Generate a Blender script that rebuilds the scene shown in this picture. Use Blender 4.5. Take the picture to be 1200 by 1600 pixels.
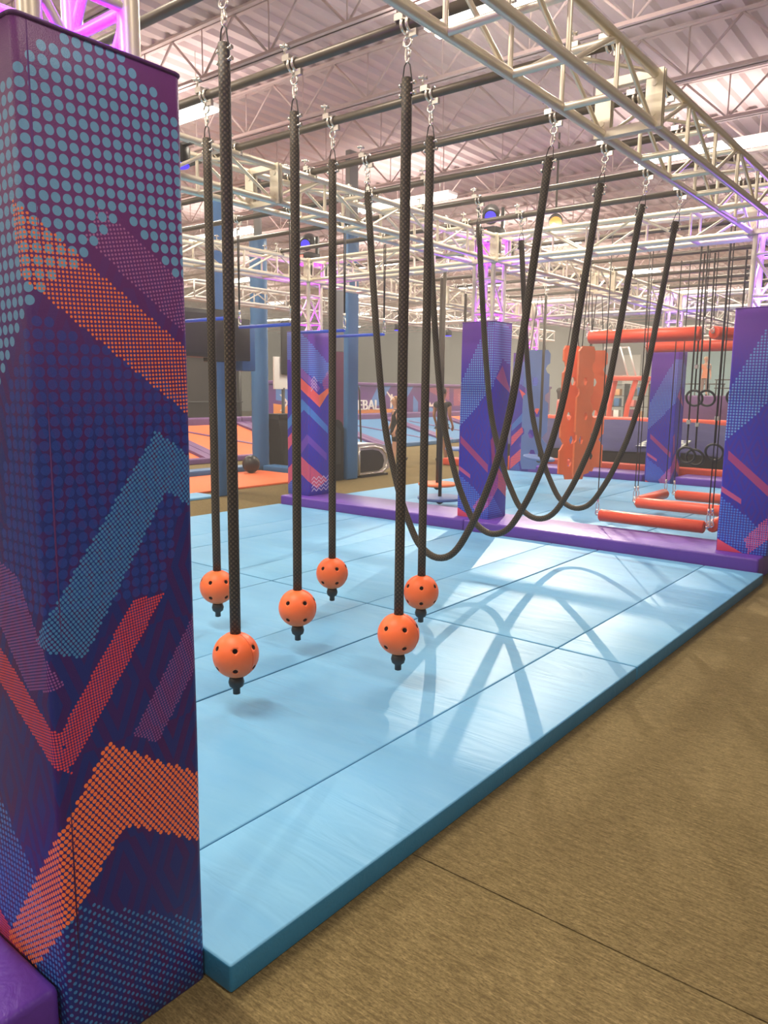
import bpy, bmesh, math, random
from mathutils import Vector, Matrix
random.seed(7)
S = bpy.context.scene
COL = S.collection
for o in list(bpy.data.objects):
    bpy.data.objects.remove(o)

# ------------------------------------------------------------------ camera
cam_d = bpy.data.cameras.new('camera')
cam = bpy.data.objects.new('camera', cam_d)
COL.objects.link(cam)
S.camera = cam
pitch, roll, yaw = 0.1589965, 0.01195383, -0.6729843
Fv = Vector((math.sin(yaw)*math.cos(pitch), math.cos(yaw)*math.cos(pitch), -math.sin(pitch)))
r0 = Vector((math.cos(yaw), -math.sin(yaw), 0))
u0 = r0.cross(Fv)
Rv = math.cos(roll)*r0 + math.sin(roll)*u0
Uv = -math.sin(roll)*r0 + math.cos(roll)*u0
M = Matrix((Rv, Uv, -Fv)).transposed().to_4x4()
M.translation = Vector((0, 0, 1.65))
cam.matrix_world = M
cam_d.sensor_fit = 'HORIZONTAL'
cam_d.sensor_width = 36.0
cam_d.lens = 1197.494/1200*36.0
cam_d.clip_start = 0.05
cam_d.clip_end = 200

# ------------------------------------------------------------------ world, exposure, light
S.cycles.max_bounces = 6
S.cycles.diffuse_bounces = 3
S.cycles.glossy_bounces = 3
S.view_settings.view_transform = 'Standard'
S.view_settings.look = 'None'
S.view_settings.exposure = 0.45
S.view_settings.gamma = 1.0
S.view_settings.use_curve_mapping = False
W = bpy.data.worlds.new('World')
S.world = W
W.use_nodes = True
bg = W.node_tree.nodes['Background']
bg.inputs[0].default_value = (1.0, 0.86, 0.80, 1)
bg.inputs[1].default_value = 0.18

def lamp(kind, name, loc, energy, color, target=None, **kw):
    d = bpy.data.lights.new(name, kind)
    d.energy = energy
    d.color = color
    for k, v in kw.items():
        setattr(d, k, v)
    o = bpy.data.objects.new(name, d)
    o.location = loc
    if target is not None:
        o.rotation_euler = (Vector(target)-Vector(loc)).to_track_quat('-Z', 'Y').to_euler()
    COL.objects.link(o)
    return o

SPOT = Vector((-6.74, 13.38, 4.7))
lamp('SPOT', 'stage_spot_beam', SPOT + (Vector((-2.6, 5.0, 0.0))-SPOT).normalized()*0.09, 2200, (1.0, 0.86, 0.66), (-2.6, 5.0, 0.0),
     spot_size=math.radians(36), spot_blend=0.45, shadow_soft_size=0.02)

# ------------------------------------------------------------------ materials
def lin(c):
    c = c/255.0
    return c/12.92 if c <= 0.04045 else ((c+0.055)/1.055)**2.4

def rgb(r, g, b):
    return (lin(r), lin(g), lin(b), 1.0)

class NT:
    """small wrapper that turns expressions into node trees"""
    def __init__(self, name, rough=0.5, metal=0.0, spec=0.5):
        self.m = bpy.data.materials.new(name)
        self.m.use_nodes = True
        self.t = self.m.node_tree
        self.n = self.t.nodes
        self.b = self.n['Principled BSDF']
        self.b.inputs['Roughness'].default_value = rough
        self.b.inputs['Metallic'].default_value = metal
        self.b.inputs['Specular IOR Level'].default_value = spec

    def link(self, a, sock):
        if hasattr(a, 'is_output'):
            self.t.links.new(a, sock)
        else:
            sock.default_value = a

    def math(self, op, *a):
        nd = self.n.new('ShaderNodeMath')
        nd.operation = op
        for i, v in enumerate(a):
            self.link(v, nd.inputs[i])
        return nd.outputs[0]

    def mix(self, f, a, b):
        nd = self.n.new('ShaderNodeMix')
        nd.data_type = 'RGBA'
        self.link(f, nd.inputs[0])
        self.link(a, nd.inputs[6])
        self.link(b, nd.inputs[7])
        return nd.outputs[2]

    def sep(self, v):
        nd = self.n.new('ShaderNodeSeparateXYZ')
        self.t.links.new(v, nd.inputs[0])
        return nd.outputs

    def uv(self):
        nd = self.n.new('ShaderNodeUVMap')
        nd.uv_map = 'UVMap'
        return self.sep(nd.outputs[0])

    def obj(self):
        return self.n.new('ShaderNodeTexCoord').outputs['Object']

    def mapping(self, v, scale=(1, 1, 1), rot=(0, 0, 0)):
        nd = self.n.new('ShaderNodeMapping')
        self.t.links.new(v, nd.inputs[0])
        nd.inputs['Scale'].default_value = scale
        nd.inputs['Rotation'].default_value = rot
        return nd.outputs[0]

    def noise(self, v, scale, detail=3, rough=0.5, dist=0.0):
        nd = self.n.new('ShaderNodeTexNoise')
        self.t.links.new(v, nd.inputs['Vector'])
        nd.inputs['Scale'].default_value = scale
        nd.inputs['Detail'].default_value = detail
        nd.inputs['Roughness'].default_value = rough
        nd.inputs['Distortion'].default_value = dist
        return nd.outputs[0]

    def ramp(self, f, stops):
        nd = self.n.new('ShaderNodeValToRGB')
        self.t.links.new(f, nd.inputs[0])
        e = nd.color_ramp.elements
        while len(e) < len(stops):
            e.new(0.5)
        for i, (p, c) in enumerate(stops):
            e[i].position = p
            e[i].color = c
        return nd.outputs[0]

    def bump(self, h, strength=0.3, dist=0.01):
        nd = self.n.new('ShaderNodeBump')
        nd.inputs['Strength'].default_value = strength
        nd.inputs['Distance'].default_value = dist
        self.t.links.new(h, nd.inputs['Height'])
        self.t.links.new(nd.outputs[0], self.b.inputs['Normal'])

    def color(self, c):
        self.link(c, self.b.inputs['Base Color'])

    # ---- print helpers
    def poly(self, u, v, pts, soft=None):
        a = sum(pts[i][0]*pts[(i+1) % len(pts)][1]-pts[(i+1) % len(pts)][0]*pts[i][1] for i in range(len(pts)))
        if a < 0:
            pts = pts[::-1]
        d = None
        for i in range(len(pts)):
            (x0, y0), (x1, y1) = pts[i], pts[(i+1) % len(pts)]
            L = math.hypot(x1-x0, y1-y0)
            nx, ny = -(y1-y0)/L, (x1-x0)/L
            e = self.math('MULTIPLY_ADD', u, nx, self.math('MULTIPLY_ADD', v, ny, -(nx*x0+ny*y0)))
            d = e if d is None else self.math('MINIMUM', d, e)
        return d

    def region(self, u, v, polys):
        d = None
        for p in polys:
            e = self.poly(u, v, p)
            d = e if d is None else self.math('MAXIMUM', d, e)
        return self.math('GREATER_THAN', d, 0.0)

    def dots(self, u, v, pitch, r, polys, rot=0.0, grow=None):
        c, s = math.cos(rot)/pitch, math.sin(rot)/pitch
        a = self.math('MULTIPLY_ADD', u, c, self.math('MULTIPLY', v, s))
        b = self.math('MULTIPLY_ADD', u, -s, self.math('MULTIPLY', v, c))
        ca = self.math('ADD', self.math('FLOOR', a), 0.5)
        cb = self.math('ADD', self.math('FLOOR', b), 0.5)
        da = self.math('SUBTRACT', a, ca)
        db = self.math('SUBTRACT', b, cb)
        dd = self.math('SQRT', self.math('MULTIPLY_ADD', da, da, self.math('MULTIPLY', db, db)))
        c2, s2 = math.cos(rot)*pitch, math.sin(rot)*pitch
        uc = self.math('MULTIPLY_ADD', ca, c2, self.math('MULTIPLY', cb, -s2))
        vc = self.math('MULTIPLY_ADD', ca, s2, self.math('MULTIPLY', cb, c2))
        reg = self.region(uc, vc, polys)
        return self.math('MULTIPLY', self.math('LESS_THAN', dd, r), reg)

def simple(name, c, rough=0.5, metal=0.0, spec=0.5, nscale=6.0, var=0.12, bump=0.0, bscale=60.0):
    k = NT(name, rough, metal, spec)
    o = k.obj()
    n = k.noise(o, nscale, 3)
    d = tuple(x*(1-var) for x in c[:3])+(1,)
    e = tuple(min(1, x*(1+var)) for x in c[:3])+(1,)
    k.color(k.mix(n, d, e))
    if bump:
        k.bump(k.noise(o, bscale, 4), bump, 0.004)
    return k.m

def emit(name, c, st, sample=False):
    k = NT(name, 0.5)
    k.color((0.03, 0.03, 0.03, 1))
    o = k.obj()
    k.link(k.mix(k.noise(o, 3.0, 1), c, tuple(min(1, x*1.05) for x in c[:3])+(1,)), k.b.inputs['Emission Color'])
    k.b.inputs['Emission Strength'].default_value = st
    if not sample:
        k.m.cycles.emission_sampling = 'NONE'
    return k.m

def vinyl(name, c, c2=None, rough=0.36, wr=0.35, scale=2.2, stretch=(1, 1, 1)):
    k = NT(name, rough, 0, 0.5)
    o = k.obj()
    n = k.noise(o, 1.3, 3, 0.5, 0.6)
    k.color(k.mix(n, c, c2 or tuple(x*0.86 for x in c[:3])+(1,)))
    w = k.noise(k.mapping(o, stretch), scale, 4, 0.55, 1.2)
    f = k.noise(k.mapping(o, (stretch[0]*3, stretch[1]*3, stretch[2]*3)), scale*2, 3, 0.5, 2.0)
    h = k.math('MULTIPLY_ADD', f, 0.25, w)
    k.bump(h, wr, 0.03)
    return k.m

MT = {}
MT['alu'] = simple('brushed_aluminium', (0.88, 0.80, 0.64, 1), 0.36, 0.45, nscale=9, var=0.08)
MT['alu_far'] = simple('painted_aluminium', (0.80, 0.74, 0.66, 1), 0.45, 0.2, nscale=9, var=0.08)
MT['chrome'] = simple('zinc_plate', (0.86, 0.82, 0.74, 1), 0.25, 0.85, nscale=20, var=0.1)
MT['pipe'] = simple('dark_pipe', (0.12, 0.098, 0.072, 1), 0.38, 0.25, nscale=8, var=0.25)
MT['deck'] = simple('roof_deck_paint', rgb(226, 206, 204), 0.8, nscale=0.6, var=0.06)
MT['joist'] = simple('joist_paint', rgb(226, 204, 200), 0.7, nscale=1.5, var=0.08)
MT['wall_grey'] = simple('grey_wall_paint', rgb(184, 186, 182), 0.8, nscale=0.4, var=0.08)
MT['wall_blue'] = simple('pale_blue_wall_paint', rgb(172, 208, 216), 0.8, nscale=0.4, var=0.06)
MT['black'] = simple('black_plastic', (0.020, 0.018, 0.018, 1), 0.4, nscale=10, var=0.3)
MT['black_cloth'] = simple('black_fabric', (0.018, 0.016, 0.018, 1), 0.85, nscale=14, var=0.3)
MT['net'] = simple('dark_netting', (0.016, 0.011, 0.010, 1), 0.9, nscale=2.0, var=0.5)
MT['rubber'] = simple('black_rubber', (0.022, 0.021, 0.022, 1), 0.45, nscale=30, var=0.3)
MT['cord'] = simple('dark_cord', (0.030, 0.022, 0.020, 1), 0.7, nscale=60, var=0.4)
MT['white'] = simple('white_paint', (0.82, 0.80, 0.76, 1), 0.5, nscale=4, var=0.05)
MT['orange_pad'] = vinyl('orange_vinyl', rgb(246, 96, 58), rgb(228, 76, 58), 0.4, 0.2, 5)
MT['orange_board'] = simple('orange_board', rgb(246, 116, 62), 0.45, nscale=3, var=0.1)
MT['blue_board'] = simple('blue_board', rgb(92, 120, 176), 0.45, nscale=3, var=0.1)
MT['blue_bar'] = simple('blue_bar_paint', rgb(52, 88, 208), 0.4, nscale=8, var=0.12)
MT['blue_pad'] = vinyl('blue_vinyl', rgb(62, 116, 164), rgb(48, 96, 146), 0.45, 0.3, 6)
MT['purple_pad'] = vinyl('purple_vinyl', rgb(104, 58, 170), rgb(84, 44, 150), 0.40, 0.30, 3.0)
MT['mauve_pad'] = vinyl('mauve_vinyl', rgb(112, 70, 128), rgb(94, 56, 112), 0.5, 0.3, 4)
MT['navy_bag'] = vinyl('navy_vinyl', rgb(46, 42, 100), rgb(34, 32, 80), 0.8, 0.4, 3)
MT['navy_bag'].node_tree.nodes['Principled BSDF'].inputs['Specular IOR Level'].default_value = 0.15
MT['orange_bed'] = simple('orange_trampoline_bed', rgb(236, 112, 62), 0.7, nscale=20, var=0.12, bump=0.2)
MT['blue_bed'] = simple('blue_trampoline_bed', rgb(74, 126, 172), 0.7, nscale=20, var=0.12, bump=0.2)
MT['tube_glow'] = emit('lamp_tube', (1.0, 0.93, 0.76, 1), 9.0)
MT['amber_glow'] = emit('amber_lens', (1.0, 0.34, 0.025, 1), 1.25)
MT['blue_glow'] = emit('blue_lens', (0.04, 0.02, 1.0, 1), 1.4)
MT['violet_glow'] = emit('violet_lens', (0.45, 0.03, 1.0, 1), 6.0)
MT['red_glow'] = emit('red_display', (1.0, 0.12, 0.08, 1), 2.5)
MT['skin'] = simple('skin', rgb(214, 164, 134), 0.55, nscale=10, var=0.05)
MT['skin2'] = simple('skin_tan', rgb(168, 118, 92), 0.55, nscale=10, var=0.05)
MT['yellow'] = simple('yellow_print_cloth', rgb(236, 186, 52), 0.8, nscale=40, var=0.45)
MT['pink'] = simple('pink_cloth', rgb(226, 130, 122), 0.8, nscale=10, var=0.08)
MT['grey_cloth'] = simple('grey_cloth', rgb(176, 160, 150), 0.8, nscale=30, var=0.2)
MT['orange_cloth'] = simple('orange_cloth', rgb(238, 158, 116), 0.8, nscale=10, var=0.08)
MT['khaki'] = simple('khaki_cloth', rgb(160, 140, 124), 0.8, nscale=10, var=0.1)
MT['hair_brown'] = simple('brown_hair', rgb(150, 104, 66), 0.5, nscale=40, var=0.35)
MT['hair_dark'] = simple('dark_hair', rgb(46, 32, 28), 0.5, nscale=40, var=0.3)
MT['hair_blond'] = simple('blond_hair', rgb(226, 196, 150), 0.5, nscale=40, var=0.2)
MT['silver'] = simple('silver_plastic', (0.62, 0.60, 0.56, 1), 0.28, 0.6, nscale=6, var=0.15)
MT['pale_floor'] = simple('pale_deck', rgb(196, 186, 168), 0.7, nscale=4, var=0.08)
MT['wood'] = simple('pale_wood', rgb(206, 160, 110), 0.6, nscale=9, var=0.15)
MT['seam'] = simple('dark_seam', (0.03, 0.025, 0.02, 1), 0.8, nscale=9, var=0.2)
MT['maroon'] = simple('maroon_panel', rgb(112, 46, 84), 0.6, nscale=20, var=0.15)
MT['grey_panel'] = simple('grey_panel', rgb(150, 150, 148), 0.6, nscale=5, var=0.08)

# carpet
k = NT('brown_carpet', 0.95, 0, 0.15)
o_ = k.obj()
big = k.noise(k.mapping(o_, (0.5, 1.2, 1)), 0.9, 3)
st = k.noise(k.mapping(o_, (6, 42, 1), (0, 0, 0.10)), 2.2, 4, 0.62)
fn = k.ramp(k.noise(k.mapping(o_, (0.45, 1.3, 1), (0, 0, 0.12)), 150, 3, 0.75), [(0.38, (0, 0, 0, 1)), (0.64, (1, 1, 1, 1))])
fn = k.sep(fn)[0]
t1 = k.mix(k.sep(k.ramp(st, [(0.3, (0, 0, 0, 1)), (0.7, (1, 1, 1, 1))]))[0], rgb(92, 79, 47), rgb(160, 142, 98))
t2 = k.mix(k.math('MULTIPLY', fn, 0.8), t1, rgb(66, 54, 34))
k.color(k.mix(k.math('MULTIPLY', big, 0.3), t2, rgb(156, 136, 96)))
k.bump(k.math('ADD', k.noise(o_, 260, 3, 0.7), st), 0.5, 0.006)
MT['carpet'] = k.m

# pale blue mat top
k = NT('light_blue_vinyl', 0.52, 0, 0.32)
o_ = k.obj()
cl = k.noise(o_, 0.7, 3, 0.5, 0.8)
scuff = k.noise(k.mapping(o_, (1, 5, 1), (0, 0, 0.5)), 2.5, 5, 0.65)
c1 = k.mix(cl, rgb(82, 150, 202), rgb(106, 174, 216))
k.color(k.mix(k.math('MULTIPLY', scuff, 0.28), c1, rgb(160, 208, 224)))
w = k.noise(k.mapping(o_, (0.5, 2.6, 1), (0, 0, 0.35)), 2.2, 3, 0.5, 1.6)
w2 = k.noise(k.mapping(o_, (2.5, 9, 1), (0, 0, 0.2)), 2.0, 3, 0.5, 2.4)
k.bump(k.math('MULTIPLY_ADD', w2, 0.05, w), 0.26, 0.035)
MT['mat'] = k.m

MT['mat_side_shade'] = vinyl('shaded_side_vinyl', rgb(48, 130, 174), rgb(42, 118, 160), 0.5, 0.2, 5)  # mat sides coloured deeper than the top: their shade is painted in

# braided rope (u = metres round the rope, v = metres along it)
k = NT('braided_rope', 0.62, 0, 0.4)
uu, vv, _ = k.uv()
def tri_wave(K, x):
    return K.math('ABSOLUTE', K.math('SUBTRACT', K.math('FRACT', x), 0.5))
ua = k.math('MULTIPLY', uu, 42.0)
va = k.math('MULTIPLY', vv, 42.0)
p1 = tri_wave(k, k.math('ADD', ua, va))
p2 = tri_wave(k, k.math('SUBTRACT', ua, va))
h_ = k.math('MULTIPLY', p1, p2)
k.color(k.mix(k.math('MULTIPLY', h_, 4.0), (0.014, 0.010, 0.008, 1), (0.15, 0.108, 0.062, 1)))
k.bump(h_, 0.9, 0.006)
MT['rope'] = k.m

# ball
k = NT('orange_ball_rubber', 0.45, 0, 0.4)
o_ = k.obj()
k.color(k.mix(k.noise(o_, 9, 3), rgb(255, 122, 62), rgb(255, 108, 56)))
k.bump(k.noise(o_, 220, 2), 0.12, 0.002)
MT['ball'] = k.m

MT['piping'] = simple('purple_piping', rgb(92, 44, 112), 0.5)
MT['hole'] = simple('shaded_hole_wall', (0.06, 0.014, 0.010, 1), 0.8)  # ball holes coloured dark inside, shade painted into the recess

# ---- printed pillar covers
def maze(k, u, v, ca, cb, pitch=0.155):
    a = k.math('MULTIPLY', u, 1/pitch)
    b = k.math('MULTIPLY', v, 0.58/pitch)
    row = k.math('FLOOR', b)
    a2 = k.math('MULTIPLY_ADD', row, 0.5, a)
    da = k.math('ABSOLUTE', k.math('SUBTRACT', k.math('FRACT', a2), 0.5))
    db = k.math('ABSOLUTE', k.math('SUBTRACT', k.math('FRACT', b), 0.5))
    d = k.math('ADD', k.math('MULTIPLY', da, 1.5), db)
    s = k.math('GREATER_THAN', k.math('FRACT', k.math('MULTIPLY', d, 2.4)), 0.5)
    return k.mix(s, ca, cb)

def base_vinyl(k, u, v, top, navy, violet, vt):
    f = k.n.new('ShaderNodeMapRange')
    k.link(v, f.inputs[0])
    f.inputs[1].default_value = vt-0.25
    f.inputs[2].default_value = vt+0.25
    bs = maze(k, u, v, navy, violet)
    o = k.obj()
    patch = k.ramp(k.noise(o, 2.6, 2), [(0.42, (0, 0, 0, 1)), (0.62, (1, 1, 1, 1))])
    bs = k.mix(k.math('MULTIPLY', k.sep(patch)[0], 0.55), bs, navy)
    c = k.mix(f.outputs[0], bs, top)
    k.bump(k.math('MULTIPLY_ADD', k.noise(k.mapping(o, (1, 1, 5)), 7, 3, 0.5, 1.0), 0.8, k.noise(o, 420, 2)), 0.16, 0.008)
    return c

def cover_near():
    k = NT('printed_cover_dots_and_chevrons', 0.40, 0, 0.5)
    u, v, _ = k.uv()
    c = base_vinyl(k, u, v, rgb(112, 48, 124), rgb(26, 44, 128), rgb(66, 22, 104), 1.78)
    lb, orr, red = rgb(110, 164, 210), rgb(255, 128, 76), rgb(236, 72, 84)
    hz = k.dots(u, v, 0.026, 0.42, [[(0.02, 1.80), (0.44, 1.60), (0.3, 1.15), (-0.2, 1.15), (-0.12, 1.62)]])
    c = k.mix(k.math('MULTIPLY', hz, 0.6), c, rgb(36, 72, 168))
    f1 = k.dots(u, v, 0.0088, 0.30, [[(.17, 2.04), (.43, 1.865), (.43, 1.745), (.13, 1.965)]], 0.2)
    c = k.mix(f1, c, rgb(176, 110, 170))
    A = [[(.17, 2.42), (.45, 2.22), (.45, 1.85), (.22, 2.03)], [(.17, 2.42), (.22, 2.03), (-.45, 1.33), (-.45, 1.92)]]
    c = k.mix(k.dots(u, v, 0.0262, 0.40, A, 0.05), c, lb)
    c = k.mix(k.dots(u, v, 0.0092, 0.33, [[(-.04, 2.03), (.43, 1.715), (.43, 1.55), (-.02, 1.87)]], 0.05), c, orr)
    D = [[(.293, 1.546), (.43, 1.45), (.43, 1.325), (.316, 1.395)], [(.293, 1.546), (.316, 1.395), (.08, 1.03), (-.05, 1.08)]]
    c = k.mix(k.dots(u, v, 0.0089, 0.40, D, 0.6), c, rgb(70, 140, 200))
    Em = [[(.01, .87), (.033, .775), (.30, 1.14), (.21, 1.14)], [(.01, .87), (-.42, 1.155), (-.42, 1.045), (.033, .765)]]
    c = k.mix(k.dots(u, v, 0.0070, 0.40, Em, 0.1), c, rgb(228, 76, 88))
    fm = [[(.193, .80), (.265, .756), (.44, .99), (.42, 1.11)], [(-.12, 1.22), (.03, 0.98), (-.1, 0.95), (-.42, 1.30)]]
    c = k.mix(k.dots(u, v, 0.0072, 0.36, fm, 0.3), c, rgb(146, 88, 164))
    H = [[(.03, .44), (.43, .155), (.43, -.1), (-.1, -.1), (-.02, .36)]]
    c = k.mix(k.dots(u, v, 0.0165, 0.27, H, 0.785), c, rgb(62, 128, 196))
    c = k.mix(k.dots(u, v, 0.0150, 0.34, [[(-.33, .65), (-.02, .36), (-.05, .16), (-.36, .30)]], 0.1), c, rgb(70, 130, 208))
    c = k.mix(k.dots(u, v, 0.0080, 0.42, [[(-.42, .33), (-.05, .12), (-.05, .02), (-.42, .17)]], 0.0), c, red)
    G = [[(.128, .807), (.43, .59), (.43, .395), (.165, .574)], [(.128, .807), (.165, .574), (-.16, .20), (-.30, .22)]]
    c = k.mix(k.dots(u, v, 0.0126, 0.43, G, 0.62), c, orr)
    k.color(c)
    return k.m

def cover_band():
    k = NT('printed_cover_blue_band', 0.42, 0, 0.5)
    u, v, _ = k.uv()
    c = base_vinyl(k, u, v, rgb(116, 58, 172), rgb(42, 40, 178), rgb(74, 34, 160), 1.75)
    A = [[(-.05, 2.22), (.02, 2.22), (.02, 1.48), (-.43, 1.02), (-.43, 1.49)], [(0, 2.22), (.15, 2.22), (.2, 1.79), (0, 1.50)], [(.15, 2.22), (.43, 2.08), (.43, 1.7), (.2, 1.79)]]
    c = k.mix(k.region(u, v, [[(.2, 1.72), (.42, 1.40), (.069, 1.58)]]), c, rgb(176, 74, 140))
    c = k.mix(k.dots(u, v, 0.026, 0.34, A, 0.0), c, rgb(118, 170, 226))
    c = k.mix(k.region(u, v, [[(-.393, .93), (-.02, .62), (-.02, .53), (-.393, .85)], [(.0, .9), (.06, .95), (.12, .62), (.05, .58)]]), c, rgb(172, 62, 130))
    c = k.mix(k.region(u, v, [[(-.43, .60), (-.25, .495), (-.25, .45), (-.43, .55)]]), c, rgb(204, 84, 140))
    c = k.mix(k.dots(u, v, 0.024, 0.36, [[(-.43, .50), (-.159, .324), (-.02, .12), (-.2, -.05), (-.43, .13)], [(-.1, .3), (.1, .25), (.4, -.05), (-.2, -.05)]]), c, rgb(84, 140, 232))
    c = k.mix(k.region(u, v, [[(-.43, .11), (-.20, .0), (-.2, -.06), (-.43, -.06)]]), c, rgb(246, 82, 112))
    ch = k.region(u, v, [[(.17, .6), (.46, .33), (.46, .17), (.198, .342)]])
    line = k.math('GREATER_THAN', k.math('FRACT', k.math('MULTIPLY', v, 58.0)), 0.3)
    c = k.mix(k.math('MULTIPLY', ch, line), c, rgb(250, 112, 92))
    c = k.mix(k.dots(u, v, 0.018, 0.40, [[(.17, .6), (.198, .342), (-.15, .0), (-.2, .13)]]), c, rgb(240, 96, 150))
    k.color(c)
    return k.m

def cover_vee():
    k = NT('printed_cover_vee', 0.42, 0, 0.5)
    u, v, _ = k.uv()
    c = base_vinyl(k, u, v, rgb(104, 54, 160), rgb(44, 42, 172), rgb(74, 36, 160), 1.8)
    c = k.mix(k.dots(u, v, 0.026, 0.37, [[(-.20, 2.22), (.45, 1.73), (.245, 1.498), (-.43, 1.86), (-.43, 2.22)]]), c, rgb(96, 152, 222))
    c = k.mix(k.dots(u, v, 0.022, 0.36, [[(.25, 1.52), (.42, 1.75), (.42, 1.42), (.3, 1.42)]]), c, rgb(206, 96, 130))
    c = k.mix(k.region(u, v, [[(-.167, 1.74), (.22, 1.45), (.158, 1.387), (-.168, 1.617)]]), c, rgb(132, 78, 176))
    c = k.mix(k.region(u, v, [[(-.30, 1.69), (.195, 1.353), (.207, 1.19), (-.20, 1.47)]]), c, rgb(244, 96, 100))
    c = k.mix(k.region(u, v, [[(.195, 1.353), (.372, 1.45), (.40, 1.40), (.207, 1.19)]]), c, rgb(246, 116, 80))
    c = k.mix(k.region(u, v, [[(-.123, 1.302), (.372, .93), (.372, .83), (-.088, 1.159)], [(-.123, 1.302), (-.088, 1.159), (-.43, .85), (-.43, .98)]]), c, rgb(66, 124, 204))
    c = k.mix(k.region(u, v, [[(-.029, .836), (.346, .56), (.346, .46), (-.006, .716)], [(-.029, .836), (-.006, .716), (-.2, .5), (-.25, .6)]]), c, rgb(110, 66, 180))
    lw = [[(-.17, .55), (.36, .19), (.15, .09), (-.178, .315)], [(-.17, .55), (-.178, .315), (-.43, .1), (-.43, .32)], [(-.43, .74), (-.2, .95), (-.17, .85), (-.43, .56)]]
    line = k.math('GREATER_THAN', k.math('FRACT', k.math('MULTIPLY', v, 58.0)), 0.25)
    c = k.mix(k.math('MULTIPLY', k.region(u, v, lw), line), c, rgb(242, 96, 104))
    c = k.mix(k.dots(u, v, 0.024, 0.37, [[(-.43, .1), (-.25, .24), (-.16, -.05), (-.43, -.05)]]), c, rgb(86, 140, 226))
    zz = k.math('MULTIPLY', tri_wave(k, k.math('MULTIPLY', u, 10.5)), 0.085)
    w = k.math('SUBTRACT', v, zz)
    for q in range(4):
        near = k.math('LESS_THAN', k.math('ABSOLUTE', k.math('SUBTRACT', w, 0.055+0.052*q)), 0.0065)
        inn = k.math('MULTIPLY', k.math('GREATER_THAN', u, 0.05), k.math('LESS_THAN', u, 0.385))
        c = k.mix(k.math('MULTIPLY', near, inn), c, rgb(226, 214, 232))
    au = k.math('ABSOLUTE', k.math('SUBTRACT', u, 0.10))
    w2 = k.math('ADD', v, k.math('MULTIPLY', au, 1.1))
    for q in range(4):
        near = k.math('LESS_THAN', k.math('ABSOLUTE', k.math('SUBTRACT', w2, 1.47+0.042*q)), 0.007)
        c = k.mix(k.math('MULTIPLY', near, k.math('LESS_THAN', au, 0.058)), c, rgb(216, 190, 224))
    k.color(c)
    return k.m

MT['cover_near'] = cover_near()
MT['cover_band'] = cover_band()
MT['cover_vee'] = cover_vee()

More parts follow.
